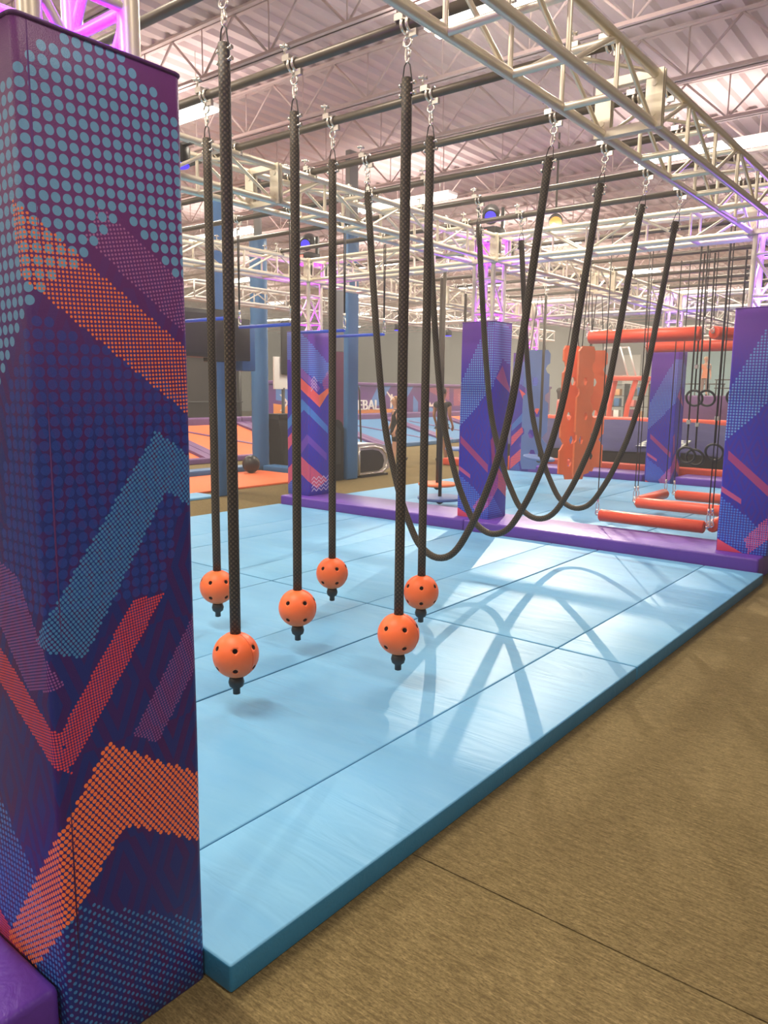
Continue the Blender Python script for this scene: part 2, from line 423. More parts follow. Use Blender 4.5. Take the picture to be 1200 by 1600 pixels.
# ------------------------------------------------------------------ mesh builder
class MB:
    def __init__(self):
        self.v = []
        self.f = []
        self.sm = []
        self.uvs = []

    def add(self, vs, fs, smooth=False, uvs=None):
        b = len(self.v)
        self.v += [Vector(p) for p in vs]
        for i, f in enumerate(fs):
            self.f.append(tuple(b+j for j in f))
            self.sm.append(smooth)
            self.uvs.append(uvs[i] if uvs else None)
        return self

    def box(self, a, b, bev=0.0):
        (x0, y0, z0), (x1, y1, z1) = [tuple(min(p, q) for p, q in zip(a, b)), tuple(max(p, q) for p, q in zip(a, b))]
        if bev <= 0:
            vs = [(x, y, z) for z in (z0, z1) for x, y in ((x0, y0), (x1, y0), (x1, y1), (x0, y1))]
            return self.add(vs, [(3, 2, 1, 0), (4, 5, 6, 7), (0, 1, 5, 4), (1, 2, 6, 5), (2, 3, 7, 6), (3, 0, 4, 7)])
        bm = bmesh.new()
        bmesh.ops.create_cube(bm, size=1)
        for w in bm.verts:
            w.co = Vector(((x0+x1)/2+w.co.x*(x1-x0), (y0+y1)/2+w.co.y*(y1-y0), (z0+z1)/2+w.co.z*(z1-z0)))
        bmesh.ops.bevel(bm, geom=list(bm.edges), offset=bev, segments=3, profile=0.5, affect='EDGES')
        self.add([w.co.copy() for w in bm.verts], [tuple(q.index for q in f.verts) for f in bm.faces], True)
        bm.free()
        return self

    def obox(self, c, size, M3):
        c = Vector(c)
        s = Vector(size)/2
        vs = [c+M3@Vector((sx*s.x, sy*s.y, sz*s.z)) for sz in (-1, 1) for sx, sy in ((-1, -1), (1, -1), (1, 1), (-1, 1))]
        return self.add(vs, [(3, 2, 1, 0), (4, 5, 6, 7), (0, 1, 5, 4), (1, 2, 6, 5), (2, 3, 7, 6), (3, 0, 4, 7)])

    def tube(self, path, r, n=8, cap=True, closed=False):
        path = [Vector(p) for p in path]
        rs = r if isinstance(r, (list, tuple)) else [r]*len(path)
        m = len(path)
        nor = None
        rings = []
        L = 0.0
        Ls = []
        for i, p in enumerate(path):
            if closed:
                t = path[(i+1) % m]-path[i-1]
            else:
                t = path[min(i+1, m-1)]-path[max(i-1, 0)]
            t.normalize()
            if nor is None:
                a = Vector((0, 0, 1)) if abs(t.z) < 0.9 else Vector((1, 0, 0))
                nor = (a-t*a.dot(t)).normalized()
            else:
                nor = (nor-t*nor.dot(t)).normalized()
            bi = t.cross(nor)
            if i:
                L += (p-path[i-1]).length
            Ls.append(L)
            rings.append([p+(nor*math.cos(2*math.pi*j/n)+bi*math.sin(2*math.pi*j/n))*rs[i] for j in range(n)])
        vs = [q for rg in rings for q in rg]
        fs = []
        uv = []
        per = 2*math.pi*rs[0]
        for i in range(m if closed else m-1):
            i2 = (i+1) % m
            for j in range(n):
                j2 = (j+1) % n
                fs.append((i*n+j, i*n+j2, i2*n+j2, i2*n+j))
                l2 = Ls[i2] if i2 else Ls[-1]+(path[0]-path[-1]).length
                uv.append([(per*j/n, Ls[i]), (per*(j+1)/n, Ls[i]), (per*(j+1)/n, l2), (per*j/n, l2)])
        self.add(vs, fs, True, uv)
        if cap and not closed:
            b = len(self.v)-len(vs)
            self.f.append(tuple(b+j for j in reversed(range(n))))
            self.f.append(tuple(b+(m-1)*n+j for j in range(n)))
            self.sm += [False, False]
            self.uvs += [None, None]
        return self

    def cyl(self, a, b, r, n=10):
        return self.tube([a, b], r, n)

    def lathe(self, c, prof, n=20, M3=None):
        c = Vector(c)
        M3 = M3 or Matrix.Identity(3)
        vs = []
        for (r, z) in prof:
            for j in range(n):
                a = 2*math.pi*j/n
                vs.append(c+M3@Vector((r*math.cos(a), r*math.sin(a), z)))
        fs = []
        for i in range(len(prof)-1):
            for j in range(n):
                j2 = (j+1) % n
                fs.append((i*n+j, i*n+j2, (i+1)*n+j2, (i+1)*n+j))
        self.add(vs, fs, True)
        b = len(self.v)-len(vs)
        if prof[0][0] > 1e-4:
            self.f.append(tuple(b+j for j in reversed(range(n)))); self.sm.append(False); self.uvs.append(None)
        if prof[-1][0] > 1e-4:
            self.f.append(tuple(b+(len(prof)-1)*n+j for j in range(n))); self.sm.append(False); self.uvs.append(None)
        return self

    def ball(self, c, r, n=16, m=10, sc=(1, 1, 1)):
        prof = [(max(1e-5, r*math.sin(math.pi*i/m)), -r*math.cos(math.pi*i/m)) for i in range(m+1)]
        return self.lathe(c, prof, n, Matrix.Diagonal(Vector(sc)))

    def torus(self, c, R, r, M3=None, n=18, k=6):
        M3 = M3 or Matrix.Identity(3)
        path = [Vector(c)+M3@Vector((R*math.cos(2*math.pi*i/n), R*math.sin(2*math.pi*i/n), 0)) for i in range(n)]
        return self.tube(path, r, k, closed=True)

    def prism(self, pts, a0, a1, frame):
        """pts: outline (p,q); frame(p,q,h) -> point; h runs a0..a1"""
        n = len(pts)
        vs = [frame(p, q, a0) for p, q in pts]+[frame(p, q, a1) for p, q in pts]
        fs = [tuple(reversed(range(n))), tuple(range(n, 2*n))]+[(i, (i+1) % n, n+(i+1) % n, n+i) for i in range(n)]
        return self.add(vs, fs)

    def mesh(self, name, org=(0, 0, 0)):
        o = Vector(org)
        me = bpy.data.meshes.new(name)
        me.from_pydata([p-o for p in self.v], [], self.f)
        me.polygons.foreach_set('use_smooth', self.sm)
        if any(x is not None for x in self.uvs):
            l = me.uv_layers.new(name='UVMap')
            i = 0
            for poly, u in zip(me.polygons, self.uvs):
                for q in range(poly.loop_total):
                    l.data[poly.loop_start+q].uv = u[q] if u else (0, 0)
        me.update()
        return me

    def build(self, name, mat, parent=None, org=None):
        if parent is not None:
            me = self.mesh(name, ORG[parent.name])
        else:
            org = org if org is not None else (0, 0, 0)
            me = self.mesh(name, org)
        return put(name, me, mat, parent, org)

ORG = {}
def put(name, me, mat, parent=None, org=None):
    if mat is not None and not me.materials:
        me.materials.append(MT[mat] if isinstance(mat, str) else mat)
    o = bpy.data.objects.new(name, me)
    COL.objects.link(o)
    if parent is not None:
        o.parent = parent
        ORG[o.name] = ORG[parent.name]
    else:
        o.location = org
        ORG[o.name] = Vector(org)
    return o

def thing(name, label, cat, loc=(0, 0, 0), group=None):
    o = bpy.data.objects.new(name, None)
    o.empty_display_size = 0.1
    COL.objects.link(o)
    o.location = loc
    ORG[o.name] = Vector(loc)
    o['label'] = label
    o['category'] = cat
    if group:
        o['group'] = group
    return o

def tag(o, label, cat, group=None):
    o['label'] = label
    o['category'] = cat
    if group:
        o['group'] = group
    return o

def struct(name, mb, mat, parent=None):
    o = mb.build(name, mat, parent, None if parent else (0, 0, 0))
    if parent is None:
        o['kind'] = 'structure'
    return o

def copy_tree(src, loc, label, group=None):
    r = src.copy()
    COL.objects.link(r)
    r.location = loc
    r['label'] = label
    if group:
        r['group'] = group
    for ch in list(src.children):
        c = ch.copy()
        COL.objects.link(c)
        c.parent = r
        for g in list(ch.children):
            d = g.copy()
            COL.objects.link(d)
            d.parent = c
    return r

# unit rods shared by every brace: length 1 along z
ROD = {}
def rod(name, a, b, r, mat, parent, n=8):
    a, b = Vector(a), Vector(b)
    key = (n, mat)
    if key not in ROD:
        ROD[key] = MB().cyl((0, 0, 0), (0, 0, 1), 1.0, n).mesh('rod')
        ROD[key].materials.append(MT[mat])
    o = bpy.data.objects.new(name, ROD[key])
    COL.objects.link(o)
    o.parent = parent
    d = b-a
    o.matrix_local = Matrix.Translation(a-ORG[parent.name]) @ d.to_track_quat('Z', 'Y').to_matrix().to_4x4() @ Matrix.Diagonal((r, r, d.length, 1))
    ORG[o.name] = ORG[parent.name]
    return o

RX = Matrix.Rotation(math.pi/2, 3, 'X')
RY = Matrix.Rotation(math.pi/2, 3, 'Y')
RZ = Matrix.Rotation(math.pi/2, 3, 'Z')
I3 = Matrix.Identity(3)

# ================================================================== setting
XL, XR, Y0, Y1, ZC = -42.0, 9.0, -8.0, 44.0, 6.2
mb = MB()
mb.box((XL, Y0, -0.30), (XR, Y1, -0.012))
floor = struct('floor', mb, 'seam')
ys = [-8.0, -5.27, -1.61, 2.05, 5.71, 9.37, 13.03, 16.69, 20.35, 24.01, 27.67, 31.33, 34.99, 38.65, 44.0]
for a, b in zip(ys, ys[1:]):
    MB().box((XL, a+0.003, -0.012), (XR, b-0.003, 0.0)).build('carpet_strip', 'carpet', floor)

# corrugated roof deck
mb = MB()
prof = []
x = XL
while x < XR:
    prof += [(x, ZC), (x+0.10, ZC), (x+0.14, ZC+0.06), (x+0.26, ZC+0.06)]
    x += 0.30
nv = len(prof)
mb.add([(p, Y0, q) for p, q in prof]+[(p, Y1, q) for p, q in prof]+[(p, Y0, ZC+0.14) for p, q in prof]+[(p, Y1, ZC+0.14) for p, q in prof],
       [(i, i+1, nv+i+1, nv+i) for i in range(nv-1)]+[(2*nv+i, 3*nv+i, 3*nv+i+1, 2*nv+i+1) for i in range(nv-1)])
ceiling = struct('ceiling', mb, 'deck')
# open web joists along x
j_me = None
yj = 1.34-5*1.83
while yj < Y1-0.5:
    if j_me is None:
        mb = MB()
        zb, zt = 5.55, ZC-0.03
        for s in (-1, 1):
            mb.box((XL, s*0.012, zb), (XR, s*0.062, zb+0.012))
            mb.box((XL, s*0.012, zb), (XR, s*0.022, zb+0.06))
            mb.box((XL, s*0.012, zt), (XR, s*0.07, zt+0.028))
        xx = XL
        while xx < XR-1.3:
            mb.tube([(xx, 0, zb+0.03), (xx+0.62, 0, zt)], 0.017, 5)
            mb.tube([(xx+0.62, 0, zt), (xx+1.24, 0, zb+0.03)], 0.017, 5)
            mb.tube([(xx+1.24, 0, zb+0.03), (xx+1.24, 0, zt)], 0.011, 4)
            xx += 1.24
        j_me = mb.mesh('joist')
    o = put('joist', j_me, 'joist', ceiling)
    o.location = (0, yj, 0)
    yj += 1.83

struct('wall_left', MB().box((XL, Y0, 0), (XL+0.2, Y1, ZC)), 'wall_grey')
struct('wall_back', MB().box((XL+0.2, Y1-0.2, 0), (XR, Y1, ZC)), 'wall_grey')
tr = struct('trim_1', MB().box((-15.4, Y1-0.26, 0), (XR, Y1-0.2, 4.6)), 'wall_blue')
wd = MB().box((-17.35, Y1-0.27, 2.0), (-16.35, Y1-0.205, 3.75)).build('notice_board', 'white', org=(-16.8, Y1-0.2, 2.8))
tag(wd, 'white rectangular board high on the distant grey wall', 'board')

# thin haze volume, added mainly to stand in for lens veil
hz_m = bpy.data.materials.new('veil_haze')
hz_m.use_nodes = True
hz_m.node_tree.nodes.remove(hz_m.node_tree.nodes['Principled BSDF'])
vs_ = hz_m.node_tree.nodes.new('ShaderNodeVolumeScatter')
vs_.inputs['Density'].default_value = 0.008
vs_.inputs['Anisotropy'].default_value = 0.45
vs_.inputs['Color'].default_value = (1.0, 0.97, 0.93, 1)
hz_m.node_tree.links.new(vs_.outputs[0], hz_m.node_tree.nodes['Material Output'].inputs['Volume'])
hz_m.cycles.homogeneous_volume = True
MT['haze'] = hz_m
hz = MB().box((XL-1, Y0-2, -1), (XR+1, Y1+1, ZC+1)).build('haze', 'haze', org=(0, 0, 0))
tag(hz, 'thin haze volume added through the whole hall for lens veil', 'haze')
hz['kind'] = 'stuff'

# ================================================================== mats
def rmat(name, label, cat, x0, x1, y0, y1, z0, z1, mat, panels=None, bev=0.009, group=None):
    t = thing(name, label, cat, ((x0+x1)/2, (y0+y1)/2, z0), group)
    xs = panels or [x0, x1]
    for a, b in zip(xs, xs[1:]):
        pn = MB().box((a+0.0015, y0, z0), (b-0.0015, y1, z1), bev).build('panel', mat, t)
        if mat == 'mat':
            pn.data.materials.append(MT['mat_side_shade'])
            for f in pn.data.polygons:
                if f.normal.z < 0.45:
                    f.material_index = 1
    return t

MH = 0.088
cols = ['beside the carpet', 'second from the carpet edge', 'third from the carpet edge', 'farthest from the carpet edge']
for i in range(4):
    x1 = -1.48-1.53*i
    x0 = x1-1.522
    for j, (a, b, nm) in enumerate(((1.21, 4.21, 'near'), (4.222, 7.215, 'far'))):
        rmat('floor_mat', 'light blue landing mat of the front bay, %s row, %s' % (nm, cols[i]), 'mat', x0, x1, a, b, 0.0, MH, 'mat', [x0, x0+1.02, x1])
for i in range(4):
    x1 = -1.48-1.53*i
    x0 = x1-1.522
    for j, (a, b, nm) in enumerate(((7.96, 10.72, 'near'), (10.73, 13.4, 'far'))):
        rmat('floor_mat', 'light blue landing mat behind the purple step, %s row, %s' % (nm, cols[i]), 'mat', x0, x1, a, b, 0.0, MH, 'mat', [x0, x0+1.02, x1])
PS = 0.205
rmat('edge_mat', 'long purple padded step mat running left from the middle pillar to the far left pillar', 'mat', -7.58, -4.625, 7.23, 7.95, 0, PS, 'purple_pad', bev=0.02)
rmat('edge_mat', 'long purple padded step mat between the middle pillar and the right pillar', 'mat', -4.62, -1.53, 7.23, 7.95, 0, PS, 'purple_pad', bev=0.02)
rmat('edge_mat', 'purple padded step mat at the back between the blue board and the farthest pillar', 'mat', -7.12, -4.86, 13.42, 14.15, 0, PS, 'purple_pad', bev=0.02)
rmat('edge_mat', 'purple padded step mat at the back, right of the farthest banded pillar', 'mat', -4.31, -1.2, 13.42, 14.15, 0, PS, 'purple_pad', bev=0.02)
rmat('edge_mat', 'purple padded block at the bottom left corner against the nearest pillar', 'mat', -2.35, -1.615, -0.6, 0.802, 0, 0.225, 'purple_pad', bev=0.02)
rmat('edge_pad', 'long orange padded strip behind the rear purple step mats', 'pad', -8.0, -0.5, 14.17, 14.45, 0, 0.30, 'orange_pad', bev=0.03)

# ================================================================== rig
ZL, ZU, TW = 3.045, 3.295, 0.28

def truss(label, axis, c, a, b, detail=True, name='truss', w=TW, zl=ZL, zu=ZU):
    """box truss along 'x' or 'y' at cross coordinate c from a to b"""
    def P(s, off, z):
        return Vector((s, c+off, z)) if axis == 'x' else Vector((c+off, s, z))
    t = thing(name, label, 'truss', P((a+b)/2, 0, zl))
    m = 'alu' if detail else 'alu_far'
    h = w/2
    for off in (-h, h):
        for z in (zl, zu):
            rod('chord', P(a, off, z), P(b, off, z), 0.0255, m, t, 12)
    n = max(1, round((b-a)/0.5))
    st = (b-a)/n
    if detail:
        for s in (a+0.012, b-0.012):
            mb = MB()
            for off in (-h, h):
                q = P(s, off, (zl+zu)/2)
                dx, dy = (0.008, 0.045) if axis == 'x' else (0.045, 0.008)
                mb.box((q.x-dx, q.y-dy, zl-0.02), (q.x+dx, q.y+dy, zu+0.02))
                mb.box((q.x-dx*1.0, q.y-dy*0.28, zl), (q.x+dx*1.0, q.y+dy*0.28, zu))
                for z in (zl+0.05, zu-0.05):
                    d = Vector((0.014, 0, 0)) if axis == 'x' else Vector((0, 0.014, 0))
                    mb.cyl(q+Vector((0, 0, z-q.z))-d, q+Vector((0, 0, z-q.z))+d, 0.016, 6)
            for z in (zl, zu):
                q0, q1 = P(s, -h, z), P(s, h, z)
                dd = Vector((0.012, 0, 0.022)) if axis == 'x' else Vector((0, 0.012, 0.022))
                mb.box(q0-dd, q1+dd)
            mb.build('end_plate', m, t)
        for i in range(n+1):
            s = a+st*i
            if i in (0, n):
                continue
            for off in (-h, h):
                rod('upright', P(s, off, zl), P(s, off, zu), 0.0125, m, t)
            for z in (zl, zu):
                rod('rung', P(s, -h, z), P(s, h, z), 0.019, m, t)
        for i in range(n):
            s0, s1 = a+st*i, a+st*(i+1)
            for off in (-h, h):
                if i % 2 == 0:
                    rod('diagonal', P(s0+0.03, off, zl), P(s1-0.03, off, zu), 0.0125, m, t)
                else:
                    rod('diagonal', P(s0+0.03, off, zu), P(s1-0.03, off, zl), 0.0125, m, t)
            if i % 2 == 1:
                rod('diagonal', P(s0+0.03, -h, zu), P(s1-0.03, h, zu), 0.0115, m, t)
    else:
        mb = MB()
        for i in range(n+1):
            s = a+st*i
            for off in (-h, h):
                mb.cyl(P(s, off, zl), P(s, off, zu), 0.0125, 5)
                if i < n:
                    za, zb = (zl, zu) if i % 2 == 0 else (zu, zl)
                    mb.cyl(P(s, off, za), P(s+st, off, zb), 0.0125, 5)
            for z in (zl, zu):
                mb.cyl(P(s, -h, z), P(s, h, z), 0.018, 5)
        o = mb.build('bracing', m, t)
        o['kind'] = 'stuff'
    return t

GX = [-1.74, -4.61, -7.42]
GY = [1.0, 7.63, 13.75]
nmx = {-1.74: 'right', -4.61: 'middle', -7.42: 'left'}
H2 = 0.17
truss('silver box truss crossing the top right corner nearest the camera', 'y', GX[0], GY[0]+H2, 4.25)
truss('silver box truss at upper right that meets the right pillar', 'y', GX[0], 4.255, GY[1]-H2)
truss('silver box truss at upper left emerging from behind the nearest pillar', 'y', GX[1], GY[0]+H2, 4.25)
truss('silver box truss running into the top of the middle pillar from the front', 'y', GX[1], 4.255, GY[1]-H2)
truss('silver box truss at far left passing behind the trapeze cords, nearer half', 'y', GX[2], GY[0]+H2, 4.25)
truss('silver box truss running into the top of the far left pillar', 'y', GX[2], 4.255, GY[1]-H2)
truss('silver box truss spanning between the middle pillar and the right pillar', 'x', GY[1], GX[1]+H2, GX[0]-H2)
truss('silver box truss spanning between the far left pillar and the middle pillar', 'x', GY[1], GX[2]+H2, GX[1]-H2)
for gx in GX:
    truss('pale box truss of the rear bay, first half behind the %s pillar row' % nmx[gx], 'y', gx, GY[1]+H2, 10.69)
    truss('pale box truss of the rear bay, second half behind the %s pillar row' % nmx[gx], 'y', gx, 10.695, GY[2]-H2)
truss('pale box truss across the back of the rear bay, right span', 'x', GY[2], GX[1]+H2, GX[0]-H2, False)
truss('pale box truss across the back of the rear bay, left span', 'x', GY[2], GX[2]+H2+0.06, GX[1]-H2, False)
truss('distant box truss farther back than the rear bay, right line', 'y', GX[1], GY[2]+H2, 20.2, False)
truss('distant box truss farther back than the rear bay, left line', 'y', GX[2], GY[2]+H2, 20.2, False)
truss('distant box truss crossing at the very back of the rig', 'x', 20.35, -7.6, -1.6, False)
truss('distant box truss at far left beyond the blue posts', 'y', -10.2, GY[1]+H2, 20.2, False)
truss('distant box truss crossing to the left behind the far left pillar', 'x', GY[2], -10.0, GX[2]-H2, False)

def pillar(label, cx, cy, cover, ztop=2.385, z0=0.0, px=0.0, py=0.0, pw=0.40, pd=0.40, led=(0.45, 0.02, 1.0), power=22, detail=True):
    t = thing('padded_pillar', label, 'pillar', (cx, cy, 0))
    # cover with uv in metres from the corner that faces the camera (+x, -y)
    x0, x1 = cx+px-pw/2, cx+px+pw/2
    y0, y1 = cy+py-pd/2, cy+py+pd/2
    mb = MB()
    r = 0.018
    ring = []
    def arc(xc, yc, a0, ua, du):
        for q in range(4):
            a = a0+math.pi/2*q/3
            ring.append((xc+r*math.cos(a), yc+r*math.sin(a)))
    us = []
    arc(x1-r, y0+r, -math.pi/2, 0, 0)
    arc(x1-r, y1-r, 0, 0, 0)
    arc(x0+r, y1-r, math.pi/2, 0, 0)
    arc(x0+r, y0+r, math.pi, 0, 0)
    n = len(ring)
    u = [0.0]
    for i in range(1, n+1):
        u.append(u[-1]+math.dist(ring[i % n], ring[i-1]))
    half = math.pi*r/4
    zs = [z0, z0+0.004]+[z0+0.004+(ztop-z0-0.008)*i/24 for i in range(1, 24)]+[ztop-0.004, ztop]
    vs = []
    for i, z in enumerate(zs):
        e = 0.003 if i in (0, len(zs)-1) else 0
        for q, (a, b) in enumerate(ring):
            bul = 0.004*math.sin(7.3*z+q*0.4) if 1 < i < len(zs)-2 else 0
            vs.append((a+(cx+px-a)/pw*(e*2)+(a-cx-px)*bul, b+(cy+py-b)/pd*(e*2)+(b-cy-py)*bul, z))
    fs, uv = [], []
    tot = u[-1]
    for i in range(len(zs)-1):
        for q in range(n):
            q2 = (q+1) % n
            fs.append((i*n+q, i*n+q2, (i+1)*n+q2, (i+1)*n+q))
            ua, ub = u[q]-half, u[q+1]-half
            if ua > tot*0.5:
                ua -= tot
                ub -= tot
            va, vb = zs[i]-z0, zs[i+1]-z0
            uv.append([(ua, va), (ub, va), (ub, vb), (ua, vb)])
    mb.add(vs, fs, True, uv)
    b = (len(zs)-1)*n
    # top: foam thickness with an opening for the tower
    ins = [(cx+px+(a-cx-px)*0.80, cy+py+(bb-cy-py)*0.80, ztop-0.002) for a, bb in ring]
    ins2 = [(p[0], p[1], ztop-0.25) for p in ins]
    mb.add([vs[b+q] for q in range(n)]+ins+ins2, [(q, (q+1) % n, n+(q+1) % n, n+q) for q in range(n)]+[(n+q, n+(q+1) % n, 2*n+(q+1) % n, 2*n+q) for q in range(n)], False,
           [[(0.2, 2.3)]*4]*(2*n))
    mb.build('pad', cover, t)
    mb = MB()
    mb.tube([(x1-0.004, y0+0.03, z0+0.01), (x1-0.004, y0+0.03, ztop-0.01)], 0.0045, 6)
    mb.tube([(a, c_, ztop-0.006) for a, c_ in ring]+[(ring[0][0], ring[0][1], ztop-0.006)], 0.005, 5)
    mb.build('piping', 'piping', t)
    h = 0.118
    tx_, ty_ = cx+px*0.8, cy+py*0.3
    for sx in (-1, 1):
        for sy in (-1, 1):
            rod('upright', (tx_+sx*h, ty_+sy*h, z0), (tx_+sx*h, ty_+sy*h, ZL+0.02), 0.0255, 'alu', t, 12)
    for i, z in enumerate((2.15, 2.50, 2.86)):
        for sx, sy, ex, ey in ((-1, -1, 1, -1), (1, -1, 1, 1), (1, 1, -1, 1), (-1, 1, -1, -1)):
            rod('rung', (tx_+sx*h, ty_+sy*h, z), (tx_+ex*h, ty_+ey*h, z), 0.014, 'alu', t)
            if i < 2:
                zb = (2.15, 2.50, 2.86)[i+1]
                rod('diagonal', (tx_+sx*h, ty_+sy*h, zb), (tx_+ex*h, ty_+ey*h, z), 0.0125, 'alu', t)
    # corner block on top
    mb = MB()
    k_ = 0.16
    for sx in (-1, 1):
        for sy in (-1, 1):
            mb.cyl((cx+sx*0.14, cy+sy*0.14, ZL-0.03), (cx+sx*0.14, cy+sy*0.14, ZU+0.03), 0.027, 12)
    for z in (ZL, ZU):
        for sx, sy, ex, ey in ((-1, -1, 1, -1), (1, -1, 1, 1), (1, 1, -1, 1), (-1, 1, -1, -1)):
            mb.cyl((cx+sx*0.14, cy+sy*0.14, z), (cx+ex*0.14, cy+ey*0.14, z), 0.0255, 10)
    mb.build('corner_block', 'alu', t)
    mb = MB()
    for s in (-1, 1):
        for q in (-1, 1):
            mb.box((cx+s*k_-0.006, cy+q*0.115-0.03, ZL), (cx+s*k_+0.006, cy+q*0.115+0.03, ZU))
            mb.box((cx+q*0.115-0.03, cy+s*k_-0.006, ZL), (cx+q*0.115+0.03, cy+s*k_+0.006, ZU))
    mb.build('end_plate', 'alu', t)
    if led:
        mb = MB().lathe((cx, cy, ztop-0.20), [(0.05, 0), (0.06, 0.02), (0.06, 0.12), (0.045, 0.13)], 14)
        pl = mb.build('led_lamp', 'black', t)
        MB().lathe((cx, cy, ztop-0.071), [(0.04, 0), (0.038, 0.006)], 14).build('lens', 'violet_glow', pl)
        if power:
            lamp('POINT', 'pillar_uplight', (cx, cy, ztop+0.08), power, led, shadow_soft_size=0.05)
            lamp('POINT', 'pillar_uplight', (cx, cy, ZU-0.12), power*0.8, led, shadow_soft_size=0.05)
    return t

pillar('huge padded pillar at the left edge with blue and orange dot print', GX[0], GY[0], 'cover_near', 2.375, px=-0.047, py=0.009, power=12, led=(0.20, 0.0, 1.0))
pillar('padded pillar behind the hanging balls with a zigzag mark near its foot', GX[2], GY[1], 'cover_vee', 2.40, PS, 0.0, -0.01, 0.41, 0.41, power=6, led=(0.45, 0.0, 1.0))
pillar('middle padded pillar standing on the purple step behind the looped ropes', GX[1], GY[1], 'cover_band', 2.40, PS, -0.01, -0.01, 0.42, 0.40, power=7, led=(0.26, 0.0, 1.0))
pillar('padded pillar at the right edge standing at the end of the purple step', GX[0], GY[1], 'cover_band', 2.40, PS, 0.01, -0.01, 0.44, 0.40, power=16, led=(0.22, 0.08, 1.0))
pillar('padded pillar at the rear hidden behind the hanging blue board', GX[2]+0.05, GY[2], 'cover_vee', 2.38, 0.0, 0.0, -0.0, 0.46, 0.42, power=9, led=(0.55, 0.0, 1.0))
pillar('farthest banded pillar behind the gym rings', GX[1], GY[2], 'cover_band', 2.40, 0.0, 0.0, -0.05, 0.46, 0.46, power=14, led=(0.22, 0.08, 1.0))

# ------------------------------------------------------------------ pipes
PZ, PR = 3.346, 0.025
def star_clamp(mb, c, ax, up=1):
    """half coupler round the pipe with a star knob"""
    c = Vector(c)
    a = Vector((1, 0, 0)) if ax == 'x' else Vector((0, 1, 0))
    b = Vector((0, 1, 0)) if ax == 'x' else Vector((1, 0, 0))
    R_ = Matrix((b, Vector((0, 0, 1)), a)).transposed()
    for s in (-0.016, 0.016):
        mb.torus(c+a*s, 0.033, 0.0085, R_, 12, 5)
    mb.cyl(c-a*0.04+Vector((0, 0, 0.045))-b*0.03, c-a*0.04+Vector((0, 0, 0.105))-b*0.03, 0.006, 6)
    for q in range(3):
        d = a*math.cos(q*1.05)+b*math.sin(q*1.05)
        k0 = c-a*0.04-b*0.03+Vector((0, 0, 0.088))
        mb.cyl(k0-d*0.028, k0+d*0.028, 0.0065, 6)
    mb.obox(c-a*0.03-b*0.02+Vector((0, 0, 0.03)), (0.035, 0.03, 0.05), R_)
    mb.obox(c+a*0.035+Vector((0, 0, -0.045)), (0.02, 0.03, 0.04), R_)
    return mb

PY = [2.35+0.772*i for i in range(7)]
ordn = ['first', 'second', 'third', 'fourth', 'fifth', 'sixth', 'seventh', 'eighth']
def pipe(label, x0, x1, y, z=PZ, clamps=()):
    t = thing('overhead_pipe', label, 'pipe', ((x0+x1)/2, y, z))
    MB().tube([(x0, y, z), (x1, y, z)], PR, 14).build('tube', 'pipe', t)
    for cx in clamps:
        star_clamp(MB(), (cx, y, z), 'x').build('clamp', 'chrome', t)
    return t
for i, y in enumerate(PY):
    pipe('%s dark overhead pipe from the front of the ball and rope bay' % ordn[i], -4.86, -1.64, y, clamps=(-4.72, -4.50, -1.86, -1.70))
for i in range(7):
    y = 3.15+0.772*i if i < 6 else 2.38
    pipe('%s dark overhead pipe from the front over the trapeze bars on the left' % ordn[i if i < 6 else 6], -7.62, -4.95, y, clamps=(-7.52, -7.30))
for i in range(7):
    y = 8.45+0.76*i
    pipe('%s dark overhead pipe of the rear right bay' % ordn[i], -4.80, -1.55, y, clamps=(-4.48, -1.86))
for i in range(6):
    y = 8.45+0.86*i
    pipe('%s dark overhead pipe of the rear left bay' % ordn[i], -7.56, -4.78, y, clamps=(-7.30,))

# ------------------------------------------------------------------ hanging hardware
def eye(mb, x, y, z=PZ):
    star_clamp(mb, (x, y, z), 'x')
    return mb

def hanger(parent, x, y, tilt=(0, 0)):
    """clamp, eye ring, quick link and wire loop below a pipe; returns rope top"""
    star_clamp(MB(), (x, y, PZ), 'x').build('clamp', 'chrome', parent)
    MB().cyl((x, y, PZ-0.026), (x, y, PZ-0.052), 0.012, 8).torus((x, y, PZ-0.076), 0.023, 0.0058, RX, 16, 6).build('eye_ring', 'chrome', parent)
    z0 = PZ-0.095
    tx = tilt[0]
    def L(px, pz, oy=0.0):
        return (x+px+tx*(z0-pz), y+oy, pz)
    lk = MB()
    pts = [L(0.011*math.sin(a), z0-0.036+0.036*math.cos(a)*1.0) for a in [2*math.pi*q/14 for q in range(14)]]
    pts = [(p[0], p[1]+0.0, p[2]) for p in pts]
    lk.tube(pts, 0.0042, 6, closed=True)
    lk.tube([L(0.011, z0-0.052), L(0.011, z0-0.022)], 0.0075, 6)
    lk.build('quick_link', 'chrome', parent)
    zt = z0-0.066
    zb = zt-0.16
    lp = [L(-0.030, zb), L(-0.029, zb+0.07), L(-0.016, zt-0.018), L(0, zt), L(0.016, zt-0.018), L(0.029, zb+0.07), L(0.030, zb)]
    MB().tube(lp, 0.0035, 6).build('wire_loop', 'cord', parent)
    bl = MB()
    for q in (0.0, 0.045):
        zz = zb+0.015+q
        bl.cyl(L(-0.046, zz), L(0.046, zz), 0.0055, 6)
        bl.cyl(L(0.040, zz), L(0.052, zz), 0.010, 6)
        bl.cyl(L(-0.044, zz), L(-0.034, zz), 0.010, 6)
    bl.build('bolt', 'chrome', parent)
    return Vector(L(0, zb+0.085))

